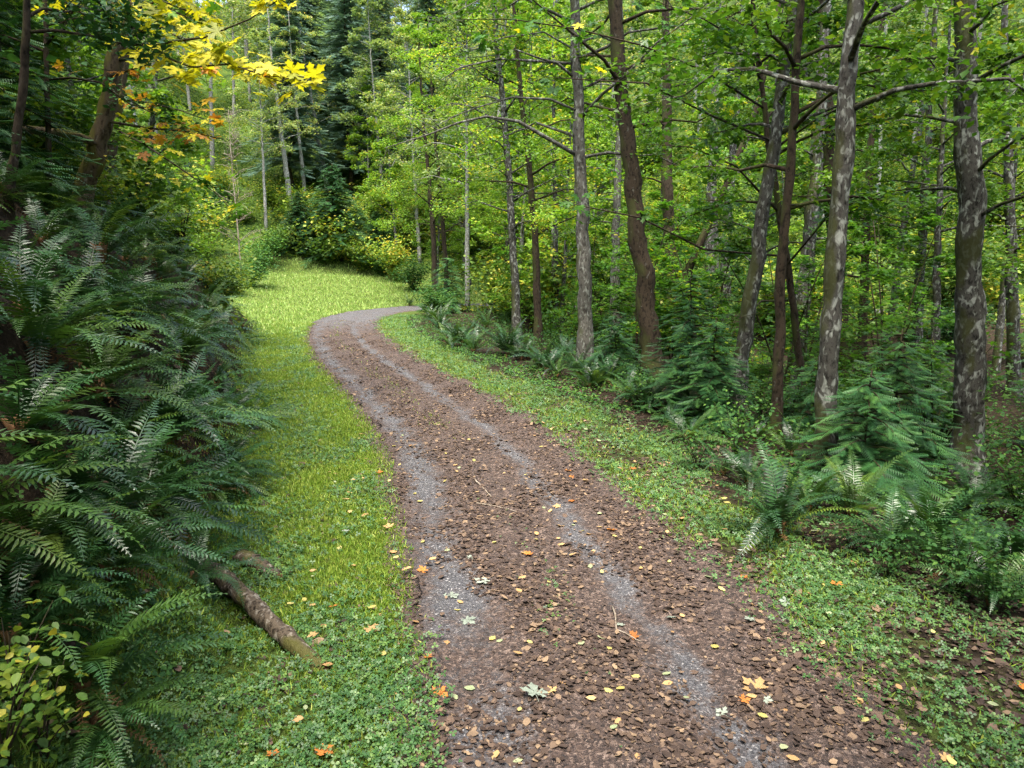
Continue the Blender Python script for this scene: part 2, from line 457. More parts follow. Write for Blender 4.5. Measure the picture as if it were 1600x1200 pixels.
M['bark_log'] = bark_mat('log_bark', (0.02, 0.015, 0.010), (0.095, 0.075, 0.053), (0.30, 0.27, 0.22), 0.55, 0.5, (0.075, 0.075, 0.018), 26)
M['wood'] = bark_mat('rotten_wood', (0.05, 0.025, 0.012), (0.14, 0.075, 0.04), (0.24, 0.16, 0.10), 0.2, 0.0)
M['twig'] = bark_mat('dead_twig', (0.12, 0.09, 0.06), (0.26, 0.22, 0.17), (0.42, 0.40, 0.35), 0.4, 0.1)

# ------------------------------------------------------------------ ground
def ground_material():
    m, nt, N, L = new_mat('forest_floor')
    at = N.new('ShaderNodeAttribute'); at.attribute_name = 'green'
    ge = N.new('ShaderNodeNewGeometry')
    n1 = N.new('ShaderNodeTexNoise'); n1.inputs['Scale'].default_value = 9; n1.inputs['Detail'].default_value = 8; n1.inputs['Roughness'].default_value = 0.7
    L.new(ge.outputs['Position'], n1.inputs['Vector'])
    soil = ramp(N, [(0.3, (0.009, 0.007, 0.005)), (0.5, (0.026, 0.019, 0.012)), (0.68, (0.062, 0.045, 0.028))])
    L.new(n1.outputs['Fac'], soil.inputs[0])
    n2 = N.new('ShaderNodeTexNoise'); n2.inputs['Scale'].default_value = 1.6; n2.inputs['Detail'].default_value = 9; n2.inputs['Roughness'].default_value = 0.75
    L.new(ge.outputs['Position'], n2.inputs['Vector'])
    gr = ramp(N, [(0.3, (0.02, 0.034, 0.009)), (0.5, (0.055, 0.085, 0.016)), (0.72, (0.12, 0.14, 0.035))])
    L.new(n2.outputs['Fac'], gr.inputs[0])
    ad = N.new('ShaderNodeMath'); ad.operation = 'MULTIPLY_ADD'; ad.inputs[1].default_value = 0.9; ad.inputs[2].default_value = -0.45
    L.new(n1.outputs['Fac'], ad.inputs[0])
    a2 = N.new('ShaderNodeMath'); L.new(ad.outputs[0], a2.inputs[0]); L.new(at.outputs['Fac'], a2.inputs[1])
    st = ramp(N, [(0.35, (0, 0, 0)), (0.65, (1, 1, 1))]); L.new(a2.outputs[0], st.inputs[0])
    mx = N.new('ShaderNodeMix'); mx.data_type = 'RGBA'
    L.new(st.outputs[0], mx.inputs['Factor']); L.new(soil.outputs[0], mx.inputs['A']); L.new(gr.outputs[0], mx.inputs['B'])
    p = N.new('ShaderNodeBsdfPrincipled'); p.inputs['Roughness'].default_value = 0.95; p.inputs['Specular IOR Level'].default_value = 0.1
    lu = N.new('ShaderNodeAttribute'); lu.attribute_name = 'lush'
    lr = ramp(N, [(0.35, (0.02, 0.035, 0.01)), (0.5, (0.06, 0.11, 0.02)), (0.7, (0.14, 0.18, 0.03))]); L.new(n2.outputs['Fac'], lr.inputs[0])
    mh = N.new('ShaderNodeMix'); mh.data_type = 'RGBA'
    L.new(lu.outputs['Fac'], mh.inputs['Factor']); L.new(mx.outputs['Result'], mh.inputs['A']); L.new(lr.outputs[0], mh.inputs['B'])
    L.new(mh.outputs['Result'], p.inputs['Base Color'])
    bp = N.new('ShaderNodeBump'); bp.inputs['Strength'].default_value = 0.9; bp.inputs['Distance'].default_value = 0.08
    L.new(n1.outputs['Fac'], bp.inputs['Height']); L.new(bp.outputs[0], p.inputs['Normal'])
    out = N.new('ShaderNodeOutputMaterial'); L.new(p.outputs[0], out.inputs[0])
    return m
def spaced(a, b, n, focus, tight):
    t = np.linspace(-1, 1, n)
    v = np.sinh(t * tight) / np.sinh(tight)
    return np.where(v < 0, focus + v * (focus - a), focus + v * (b - focus))
def green_amount(x, y):
    x = np.asarray(x).ravel(); y = np.asarray(y).ravel()
    d, s = lat_s(x, y)
    w = sstep(S1, S2, s)
    far_len = 15.5 * (1 - sstep(S_AT(42) + 6, S_AT(42) + 20, s)) + 3.2
    left = (1 - w) * sstep(2.6, 1.9, -d + EDGE_L) + w * sstep(far_len + 1.5, far_len - 1, -d + EDGE_L)
    right = sstep(2.2, 1.0, d - EDGE_R) * (0.52 + 0.3 * sstep(S_AT(10), S_AT(18), s))
    return np.where(d < 0, left, right) + 0.10 * n_patch(x, y)
gx = spaced(-190, 190, 300, -2.0, 4.2)
gy = spaced(-60, 230, 330, 12.0, 3.6)
GX, GY = np.meshgrid(gx, gy)
GZ = height(GX, GY)
gd, gs = lat_s(GX, GY)
GZ = GZ - (0.16 * sstep(1.65, 1.25, np.abs(gd - 0.3))).reshape(GZ.shape)
ni, nj = GX.shape
I, J = np.meshgrid(np.arange(ni - 1), np.arange(nj - 1), indexing='ij')
GQ = np.stack([I * nj + J, I * nj + J + 1, (I + 1) * nj + J + 1, (I + 1) * nj + J], -1).reshape(-1, 4)
me = mesh_from('ground', np.stack([GX, GY, GZ], -1).reshape(-1, 3), GQ, ground_material(), smooth=True,
               attrs={'green': green_amount(GX, GY), 'lush': np.where((green_amount(GX, GY) < 0.4), sstep(S1 + 2, S2 + 6, gs) * sstep(-2, -6, gd), 0)})
obj('ground', me, kind='structure')

# ------------------------------------------------------------------ road
def road_material():
    m, nt, N, L = new_mat('gravel_and_leaf_mould')
    at = N.new('ShaderNodeAttribute'); at.attribute_name = 'track'
    ed = N.new('ShaderNodeAttribute'); ed.attribute_name = 'edge'
    ge = N.new('ShaderNodeNewGeometry')
    def noise(sc, det=6, ro=0.65):
        n = N.new('ShaderNodeTexNoise'); n.inputs['Scale'].default_value = sc; n.inputs['Detail'].default_value = det; n.inputs['Roughness'].default_value = ro
        L.new(ge.outputs['Position'], n.inputs['Vector']); return n
    v1 = N.new('ShaderNodeTexVoronoi'); v1.inputs['Scale'].default_value = 70
    L.new(ge.outputs['Position'], v1.inputs['Vector'])
    gsep = N.new('ShaderNodeSeparateColor'); L.new(v1.outputs['Color'], gsep.inputs[0])
    grav = ramp(N, [(0.0, (0.035, 0.035, 0.038)), (0.5, (0.075, 0.075, 0.079)), (0.9, (0.12, 0.118, 0.12)), (0.99, (0.30, 0.29, 0.28))])
    L.new(gsep.outputs[0], grav.inputs[0])
    v2 = N.new('ShaderNodeTexVoronoi'); v2.inputs['Scale'].default_value = 48; v2.inputs['Randomness'].default_value = 1
    nd = noise(14, 3); 
    wv = N.new('ShaderNodeVectorMath'); wv.operation = 'MULTIPLY_ADD'; wv.inputs[1].default_value = (0.12, 0.12, 0.12)
    L.new(nd.outputs['Color'], wv.inputs[0]); L.new(ge.outputs['Position'], wv.inputs[2])
    L.new(wv.outputs[0], v2.inputs['Vector'])
    s2 = N.new('ShaderNodeSeparateColor'); L.new(v2.outputs['Color'], s2.inputs[0])
    mould = ramp(N, [(0.0, (0.022, 0.017, 0.015)), (0.45, (0.052, 0.036, 0.029)), (0.8, (0.095, 0.065, 0.05)), (1.0, (0.19, 0.14, 0.11))])
    L.new(s2.outputs[0], mould.inputs[0])
    nb = noise(1.1, 7, 0.7); nf = noise(7, 6, 0.75)
    sm = N.new('ShaderNodeMath'); L.new(nb.outputs['Fac'], sm.inputs[0]); L.new(nf.outputs['Fac'], sm.inputs[1])
    md = N.new('ShaderNodeMath'); md.operation = 'MULTIPLY_ADD'; md.inputs[1].default_value = 1.7; md.inputs[2].default_value = -1.7
    L.new(sm.outputs[0], md.inputs[0])
    tt = N.new('ShaderNodeMath'); L.new(md.outputs[0], tt.inputs[0]); L.new(at.outputs['Fac'], tt.inputs[1])
    tr = ramp(N, [(0.30, (0, 0, 0)), (0.90, (1, 1, 1))]); L.new(tt.outputs[0], tr.inputs[0])
    mx = N.new('ShaderNodeMix'); mx.data_type = 'RGBA'
    L.new(tr.outputs[0], mx.inputs['Factor']); L.new(mould.outputs[0], mx.inputs['A']); L.new(grav.outputs[0], mx.inputs['B'])
    p = N.new('ShaderNodeBsdfPrincipled'); p.inputs['Roughness'].default_value = 0.75; p.inputs['Specular IOR Level'].default_value = 0.3
    L.new(mx.outputs['Result'], p.inputs['Base Color'])
    bp = N.new('ShaderNodeBump'); bp.inputs['Strength'].default_value = 0.9; bp.inputs['Distance'].default_value = 0.015
    L.new(v2.outputs['Distance'], bp.inputs['Height']); L.new(bp.outputs[0], p.inputs['Normal'])
    out = N.new('ShaderNodeOutputMaterial'); L.new(p.outputs[0], out.inputs[0])
    return m
rs = np.concatenate([np.arange(0, 40, 0.12), np.arange(40, RS[-1] - 1, 0.4)])
rl = np.linspace(EDGE_L - 0.25, EDGE_R + 0.25, 44)
SS, LL = np.meshgrid(rs, rl, indexing='ij')
wob = 0.16 * n_patch(SS * 1.0, LL * 0 + 3) + 0.08 * n_small(SS, LL * 0)
edge = np.abs(LL - 0.3) / 1.8
LW = LL + wob * np.where(np.abs(LL - 0.3) > 1.5, 1, 0)
RX, RY = road_pt(SS, LW)
RZ = 0.012 + 0.012 * n_small(RX * 1.3, RY * 1.3) + 0.012 * n_small(RX * 3.1, RY * 3.1) - 0.03 * np.exp(-((np.abs(LL) - 0.8) / 0.22) ** 2)
RZ = RZ - 0.045 * sstep(1.68, 1.8, np.abs(LL - 0.3))
fade_near = sstep(16, 10, SS)                 # more litter has collected on the nearer tracks
twL, twR = 0.30 + 0.10 * fade_near, 0.21
track = np.exp(-((LL + 0.80 + 0.07 * n_patch(SS, SS * 0)) / twL) ** 2) * (0.80 - 0.06 * fade_near + 0.16 * n_patch(SS * 0.6, LL)) + \
    np.exp(-((LL - 0.80 + 0.06 * n_patch(SS + 9, SS * 0)) / twR) ** 2) * (0.82 + 0.16 * n_patch(SS * 0.6 + 7, LL))
fs = sstep(S_AT(26), S_AT(40), SS) * sstep(2.4, 1.2, np.abs(LL - 0.2))
track = np.maximum(track, fs * 0.85)
ni, nj = RX.shape
I, J = np.meshgrid(np.arange(ni - 1), np.arange(nj - 1), indexing='ij')
RQ = np.stack([I * nj + J, I * nj + J + 1, (I + 1) * nj + J + 1, (I + 1) * nj + J], -1).reshape(-1, 4)[:, ::-1]
me = mesh_from('road', np.stack([RX, RY, RZ], -1).reshape(-1, 3), RQ, road_material(), smooth=True,
               attrs={'track': track.ravel(), 'edge': edge.ravel()})
obj('gravel_road', me, kind='structure')

# ------------------------------------------------------------------ near sampling in road coordinates
def sample_s(n, s0, s1, soft=5.0):
    """more samples near the viewer's end of the road"""
    q = R.random(n)
    a, b = 1 / (s0 + soft), 1 / (s1 + soft)
    return 1 / (a + (b - a) * q) - soft
def ground_pts(s, lat):
    x, y = road_pt(s, lat)
    return np.stack([x, y, height(x, y)], 1)
S0 = S_AT(2.5)

# grass blades
BL = (np.array([[-0.09, 0, 0], [0.09, 0, 0], [0.06, 0.10, 0.55], [-0.0, 0.42, 1.0]]), np.array([[0, 1, 2], [0, 2, 3]]))
def grass(n, s0, s1, l0, l1, hgt, name, label, thresh, mat, soft=5.0):
    s = sample_s(n, s0, s1, soft) + 0
    l = R.uniform(l0, l1, n)
    P = ground_pts(s, l)
    k = (n_patch(P[:, 0], P[:, 1]) + 0.5 * n_small(P[:, 0], P[:, 1]) + R.normal(size=n) * 0.9) > thresh
    dl = np.minimum(l - l0, l1 - l)
    k &= R.random(n) < np.clip(dl / 0.35 + 0.1, 0, 1)
    k &= R.random(n) < 0.4 + 0.6 * sstep(S_AT(4.5), S_AT(7.5), s)
    P = P[k]
    dist = np.hypot(P[:, 0], P[:, 1])
    size = hgt * R.uniform(0.5, 1.3, len(P)) * (1 + dist / 45)
    nv = np.stack([R.normal(size=len(P)) * 0.45, R.normal(size=len(P)) * 0.45, np.ones(len(P))], 1)
    P[:, 2] -= 0.006
    V, Fq, r = scatter(*BL, P, frames(nv), size)
    return V, Fq, r
def join(parts):
    V, Fq, r, o = [], [], [], 0
    for v, f, q in parts:
        V.append(v); Fq.append(f + o); r.append(q); o += len(v)
    return np.vstack(V), np.vstack(Fq), np.concatenate(r)
G = [grass(240000, S_AT(3.0), S_AT(36), -3.8, EDGE_L + 0.12, 0.054, '', '', -0.3, None),
     grass(50000, S_AT(3.5), S_AT(38), EDGE_R - 0.1, 3.6, 0.06, '', '', 0.35, None),
     grass(3000, S_AT(12), S_AT(38), -0.3, 0.3, 0.05, '', '', 0.75, None)]
V, Fq, r = join(G)
obj('verge_grass', mesh_from('verge_grass', V, Fq, M['grass'], r), kind='stuff',
    label='short bright green grass along the road verges', cat='grass')
# open meadow of the far clearing
n = 150000
x = R.uniform(-34, 2, n); y = R.uniform(30, 78, n)
d, s = lat_s(x, y)
k = (d < EDGE_L - 0.1) & (green_amount(x, y) > 0.45) & (s > S1 - 6 + 7 * R.random(n))
P = np.stack([x[k], y[k], height(x[k], y[k])], 1)
V, Fq, r = scatter(*BL, P, frames(np.stack([R.normal(size=len(P)) * 0.4, R.normal(size=len(P)) * 0.4, np.ones(len(P))], 1)), 0.17 * R.uniform(0.5, 1.4, len(P)))
obj('meadow_grass', mesh_from('meadow_grass', V, Fq, M['meadow'], r), kind='stuff',
    label='bright mown grass slope outside the road bend', cat='grass')

# clover and other low ground cover
def clover(n, s0, s1, l0, l1, thresh, size, sgn=1, soft_=0.5, fade=None):
    s = sample_s(n, s0, s1)
    l = R.uniform(l0, l1, n)
    P = ground_pts(s, l)
    q = sgn * n_patch(P[:, 0], P[:, 1]) + 0.6 * n_small(P[:, 0] + 5, P[:, 1]) + R.normal(size=n) * 0.7
    if fade is not None: q = q - 3.0 * sstep(fade[0], fade[1], s + R.normal(size=n) * 0.5)
    k = (q > thresh) & (R.random(n) < np.clip(np.minimum(l - l0, l1 - l) / soft_ + 0.03, 0, 1))
    P = P[k]
    dist = np.hypot(P[:, 0], P[:, 1])
    P[:, 2] += R.uniform(0.01, 0.07, len(P))
    nv = np.stack([R.normal(size=len(P)) * 0.4, R.normal(size=len(P)) * 0.4 - 0.15, np.ones(len(P))], 1)
    return scatter(*TREFOIL, P, frames(nv), size * R.uniform(0.55, 1.35, len(P)) * (1 + dist / 30))
C = [clover(40000, S0, S_AT(10.0), -3.9, EDGE_L + 0.25, -0.35, 0.027, 1, 0.5, (S_AT(4.0), S_AT(8.5))),
     clover(48000, S_AT(3.5), S_AT(34), -3.7, EDGE_L + 0.1, 0.4, 0.024, -1),
     clover(60000, S0, S_AT(42), EDGE_R - 0.3, 4.2, -0.25, 0.026, 1, 1.1),
     clover(2200, S0, S_AT(9), -0.2, 0.3, 0.9, 0.02)]
V, Fq, r = join(C)
obj('clover_cover', mesh_from('clover_cover', V, Fq, M['clover'], r), kind='stuff',
    label='low clover and creeping plants carpeting the road edges', cat='ground cover')

# leaf litter on the road
CURL = (np.array([[0, 0, 0.01], [0.32, 0.35, 0.10], [0.22, 0.75, 0.13], [0, 1, 0.05], [-0.26, 0.7, 0.12], [-0.34, 0.3, 0.05]]),
        np.array([[0, 1, 2], [0, 2, 3], [0, 3, 4], [0, 4, 5]]))
def litter(n, s0, s1, l0, l1, size, keep=None):
    s = sample_s(n, s0, s1, 4.0)
    l = R.uniform(l0, l1, n)
    tr = np.maximum(np.exp(-((l + 0.80) / 0.33) ** 2), np.exp(-((l - 0.80) / 0.24) ** 2))
    x, y = road_pt(s, l)
    q = 0.48 + 0.42 * n_patch(x * 1.2, y * 1.2) + 0.32 * n_small(x, y) - 0.36 * tr - 0.5 * sstep(S_AT(25), S_AT(36), s)
    k = R.random(n) < np.clip(q, 0.02, 1)
    x, y, l = x[k], y[k], l[k]
    z = np.where((l > EDGE_L) & (l < EDGE_R), 0.012 + 0.012 * n_small(x * 1.3, y * 1.3) + 0.012 * n_small(x * 3.1, y * 3.1)
                 - 0.03 * np.exp(-((np.abs(l) - 0.8) / 0.22) ** 2), height(x, y)) + 0.004
    P = np.stack([x, y, z], 1)
    nv = np.stack([R.normal(size=len(P)) * 0.19, R.normal(size=len(P)) * 0.19, np.ones(len(P)) * np.where(R.random(len(P)) < 0.35, -1, 1)], 1)
    P[:, 2] += np.where(nv[:, 2] < 0, 0.012, 0.0)
    return scatter(*CURL, P, frames(nv), size * np.clip(np.exp(R.normal(size=len(P)) * 0.42), 0.35, 2.4) * (1 + np.hypot(x, y) / 40), R.random(len(P)) ** 1.15)
Lt = [litter(80000, S0, S_AT(38), EDGE_L - 0.15, EDGE_R + 0.5, 0.034),
      litter(26000, S0, S_AT(20), EDGE_R, 5.0, 0.042),
      litter(7000, S0, S_AT(24), -4.2, EDGE_L, 0.045)]
V, Fq, r = join(Lt)
obj('leaf_litter', mesh_from('leaf_litter', V, Fq, M['litter'], r), kind='stuff',
    label='brown curled dead leaves strewn over the road', cat='leaf litter')

# ------------------------------------------------------------------ ferns
def frond_mesh(name, mat, arch, pitch0, pairs=32, width=0.115, twist=0.0):
    t = np.linspace(0, 1, pairs + 1)
    ang = pitch0 - arch * t ** 1.25
    ds = 1.0 / pairs
    x = np.concatenate([[0], np.cumsum(np.cos(ang[:-1]) * ds)])
    z = np.concatenate([[0], np.cumsum(np.sin(ang[:-1]) * ds)])
    side = twist * t ** 2
    C_ = np.stack([x, side, z], 1)
    V, Fm = [], []
    n0 = 0
    rw = 0.006 * (1 - 0.8 * t)
    for i in range(pairs + 1):
        V += [C_[i] + [0, rw[i], 0], C_[i] - [0, rw[i], 0]]
    for i in range(pairs):
        a = 2 * i
        Fm += [(a, a + 1, a + 3), (a, a + 3, a + 2)]
    for i in range(3, pairs + 1):
        ti = t[i]
        ln = width * min(1, (ti / 0.22) ** 0.6) * (1 - max(0, (ti - 0.35) / 0.65) ** 1.6 * 0.93)
        T_ = np.array([math.cos(ang[i]), 0, math.sin(ang[i])])
        Up = np.array([-math.sin(ang[i]), 0, math.cos(ang[i])])
        for sg in (-1, 1):
            dirv = unit(np.array([0, sg, 0]) + T_ * (0.22 + 0.3 * ti) + Up * R.uniform(-0.05, 0.28))
            if R.random() < 0.05: continue
            l = ln * R.uniform(0.72, 1.12)
            w = 0.0165 * (0.55 + 0.45 * ln / width)
            b = len(V)
            p0 = C_[i]
            V += [p0 - T_ * w * 0.5, p0 + dirv * l * 0.35 + T_ * w * 0.9, p0 + dirv * l - Up * l * 0.16, p0 + dirv * l * 0.35 - T_ * w * 0.75]
            Fm += [(b, b + 1, b + 2), (b, b + 2, b + 3)] if sg > 0 else [(b, b + 2, b + 1), (b, b + 3, b + 2)]
    V = np.array(V)
    return mesh_from(name, V, np.array(Fm), mat, np.full(len(V), R.random()))
FROND = [frond_mesh('frond', M['fern'], a, p, twist=tw) for a, p, tw in
         [(1.5, 1.15, 0.06), (1.2, 1.0, -0.08), (1.75, 1.2, 0.1), (0.9, 0.85, -0.03), (1.35, 1.3, 0.0), (1.0, 0.6, 0.08), (2.0, 1.05, -0.12), (0.8, 1.2, 0.04)]]
FROND_L = [frond_mesh('frond', M['fern_light'], a, p, twist=tw) for a, p, tw in
           [(1.4, 1.1, 0.08), (1.1, 0.9, -0.1), (1.7, 1.25, -0.05), (0.9, 1.2, 0.03), (1.25, 0.7, 0.1)]]
FROND_DEAD = [frond_mesh('dead_frond', M['fern_dead'], a, p, 22, 0.07) for a, p in [(1.7, 0.2), (1.2, -0.2)]]
bb = Build()
for k in range(9):
    a = R.uniform(0, 6.28)
    bb.tube(np.array([[0, 0, -0.05], [0.03 * math.cos(a), 0.03 * math.sin(a), 0.06], [0.07 * math.cos(a), 0.07 * math.sin(a), 0.13]]), [0.035, 0.025, 0.006], 5, 0.15, R.random())
FERN_BASE = bb.mesh('rootstock', M['fern_dead'])
def fern(p, size, n, label, group, name='sword_fern', bias=None, spread=math.pi, tilt=0.0, dead=1, flat_=0.0):
    e = empty(name, p, 0, label=label, cat='fern', group=group)
    obj('rootstock', FERN_BASE, e, (0, 0, 0.0), (0, 0, R.uniform(0, 6)), size * 1.1)
    a0 = R.uniform(0, 6.28) if bias is None else bias
    light = R.random()
    for i in range(n):
        if bias is None:
            az = a0 + i * 2.39996 + R.normal() * 0.2
        else:
            az = a0 + spread * R.uniform(-1, 1)
        dp = R.normal() * 0.14 + tilt * math.cos(az - a0) + flat_
        fset = FROND_L if R.random() < (0.7 if light < 0.3 else 0.15) else FROND
        obj('frond', fset[R.integers(len(fset))], e, (0.02 * math.cos(az), 0.02 * math.sin(az), 0.04 * size), (R.normal() * 0.18, dp, az), size * R.uniform(0.72, 1.12))
    for i in range(dead):
        obj('dead_frond', FROND_DEAD[i % 2], e, (0, 0, 0.05 * size), (R.normal() * 0.2, R.uniform(0, 0.4), R.uniform(0, 6.28) if bias is None else a0 + R.normal() * 0.8), size * R.uniform(0.5, 0.8))
    return e
# explicit ferns read from the photograph: (px, py, frond length m, fronds, label, group)
def roadward(p):
    d, s = lat_s(p[0], p[1])
    i = int(np.argmin(abs(RS - s[0])))
    nrm = RN[i] * (1 if d[0] < 0 else -1)
    return math.atan2(nrm[1], nrm[0])
GB = 'sword ferns on the steep road bank'
GV = 'sword ferns along the forest edge'
def bank_fern(px, py, size, n, label, dead=2, tilt=0.42, bias_off=0.0, spread=1.75):
    p = hit(px, py)
    return fern(p, size, n, label, GB, bias=roadward(p) + bias_off, spread=spread, tilt=tilt, dead=dead)
bank_fern(128, 1085, 0.95, 18, 'sword fern with upright fronds and shaggy brown base at the foot of the bank', 3, 0.15, -0.4)
bank_fern(150, 1150, 0.85, 13, 'low sword fern spreading flat over clover at the foot of the bank', 1, 0.5, -1.0, 1.3)
bank_fern(15, 1010, 0.8, 14, 'sword fern beside the yellow-green leafy plant on the bank', 2)
bank_fern(352, 745, 0.95, 20, 'dark sword fern at the bank foot with fronds over the grass verge', 3, 0.5)
bank_fern(285, 560, 1.2, 26, 'large sword fern with glossy silver-sheened fronds arching over the verge', 2, 0.4, -0.3)
bank_fern(300, 915, 0.75, 14, 'small sword fern growing above the mossy fallen log', 0, 0.4)
for px, py, sz, lb in [(60, 560, 1.2, 'sword fern with long drooping fronds beside the bare soil patch of the bank'), (150, 620, 1.15, 'broad sword fern in the middle of the bank'),
                       (30, 690, 1.1, 'sword fern overhanging dark bank soil'), (180, 700, 1.0, 'sword fern with short stiff fronds low on the bank'), (95, 790, 1.0, 'sword fern with one pale arching frond'),
                       (225, 810, 0.95, 'sword fern directly above the small one by the log'), (50, 870, 1.0, 'dense sword fern above the brown-based one'), (170, 900, 0.85, 'sword fern between the dense one and the log'),
                       (255, 700, 1.05, 'sword fern leaning out over the bank foot'), (130, 480, 1.2, 'tall sword fern near the bank top under the mossy limb'), (30, 440, 1.2, 'wide sword fern on the bank crest'),
                       (215, 510, 1.2, 'sword fern with grey-green sheen below the mossy stems'), (300, 650, 1.0, 'dark sword fern under the silver-sheened fern'), (20, 950, 0.8, 'sword fern half hidden behind the leafy plant'),
                       (330, 480, 1.1, 'yellowish sword fern next to the yellow-green bush'), (250, 440, 1.1, 'bright sword fern at the crest before the yellow-green bush')]:
    bank_fern(px, py, sz, 17, lb, 2)
def bank_where(p, s, u):
    if s < S_AT(6.5): return 'sword fern on the bank among the ferns below the mossy log'
    if s < S_AT(10): return 'sword fern low on the bank above the mossy log' if u < 1.6 else 'sword fern high on the bank above the mossy log'
    if s < S_AT(15): return 'sword fern low on the bank beside the silver-sheened fern' if u < 1.6 else 'sword fern high on the bank below the leaning maple'
    return 'sword fern at the far end of the bank near the yellow-green bush' if u < 2 else 'sword fern near the bank top past the leaning maple'
bank_label = 'arching dark green sword fern among others covering the steep bank'
cnt = 0
tries = 0
placed = []
while cnt < 115 and tries < 4000:
    tries += 1
    s_ = sample_s(1, S_AT(3.0), S_AT(31), 6)[0]
    u = R.uniform(0.05, 5.2)
    x, y = road_pt(s_, EDGE_L - 2.0 - u)
    if math.hypot(x, y) < 3.2 or (y < 6 and x > -3.0): continue
    if any((x - a) ** 2 + (y - b) ** 2 < 0.30 for a, b in placed): continue
    placed.append((x, y))
    p = np.array([x, y, height(x, y)])
    far = math.hypot(x, y) > 17
    fern(p, R.uniform(0.95, 1.45), R.integers(12, 18) if not far else R.integers(9, 13), bank_where(p, s_, u), GB, bias=roadward(p) + R.normal() * 0.4, spread=1.8, tilt=0.42, dead=R.integers(1, 4))
    cnt += 1
ptp = [(793, 556, 1.6, 34, 'dark vase-shaped sword fern standing alone at the grass edge under alders', 0.0),
       (720, 540, 1.45, 26, 'lighter green sword fern beside the dark vase-shaped one', 0.0),
       (683, 508, 1.5, 24, 'sword fern under the cedar sapling where the road bends', 0.0),
       (1215, 835, 1.25, 26, 'large sword fern spreading at the foot of the slim leaning alder', 0.0),
       (1450, 860, 1.2, 22, 'sword fern in front of the thick lichened alder trunk', 0.0),
       (1580, 900, 1.2, 20, 'dark sword fern right of the leafy berry shoots', 0.0),
       (1235, 715, 0.85, 9, 'upright bright green sword fern between two slim alder trunks', -0.25),
       (1130, 742, 0.7, 11, 'low sword fern at the edge of the leaf litter', 0.1)]
for px, py, sz, nf, lb, fl in ptp:
    fern(hit(px, py), sz, nf, lb, GV, flat_=fl, dead=3 if nf > 15 else 1)
def edge_where(p):
    return 'dark sword fern in the undergrowth at the forest edge, ' + where(p[0], p[1]).replace('behind', 'towards')
edge_label = 'dark sword fern in the shaded undergrowth below the alders'
for px, py, sz, nf in [(850, 575, 1.0, 16), (905, 590, 1.0, 16), (950, 600, 0.9, 15), (1010, 640, 0.95, 15), (1075, 690, 0.9, 15), (1170, 760, 0.85, 13),
                       (1330, 810, 1.1, 18), (1390, 870, 0.9, 14), (1520, 800, 1.1, 16), (1480, 900, 0.9, 14), (1550, 950, 0.9, 13), (1260, 800, 1.0, 14), (1340, 700, 0.8, 10), (1180, 690, 0.75, 10), (1590, 800, 0.9, 12),
                       (1120, 640, 0.7, 9), (1430, 720, 0.8, 10), (640, 478, 0.9, 12), (760, 512, 0.9, 12), (880, 560, 0.9, 12), (825, 562, 0.85, 12), (665, 488, 0.9, 12), (740, 515, 0.8, 10), (985, 625, 0.8, 11), (930, 605, 0.8, 11), (1045, 665, 0.8, 12), (870, 590, 0.7, 10)]:
    p_ = hit(px, py)
    fern(p_, sz * (1.25 if p_[1] > 14 else 1.0), nf + 5, edge_where(p_), GV)
for i in range(16):
    x, y = road_pt(S_AT(13) + (S_AT(37) - S_AT(13)) * (i + R.random()) / 16, R.uniform(3.5, 4.9))
    p_ = np.array([x, y, height(x, y)])
    fern(p_, R.uniform(0.8, 1.25), 14, edge_where(p_), GV)

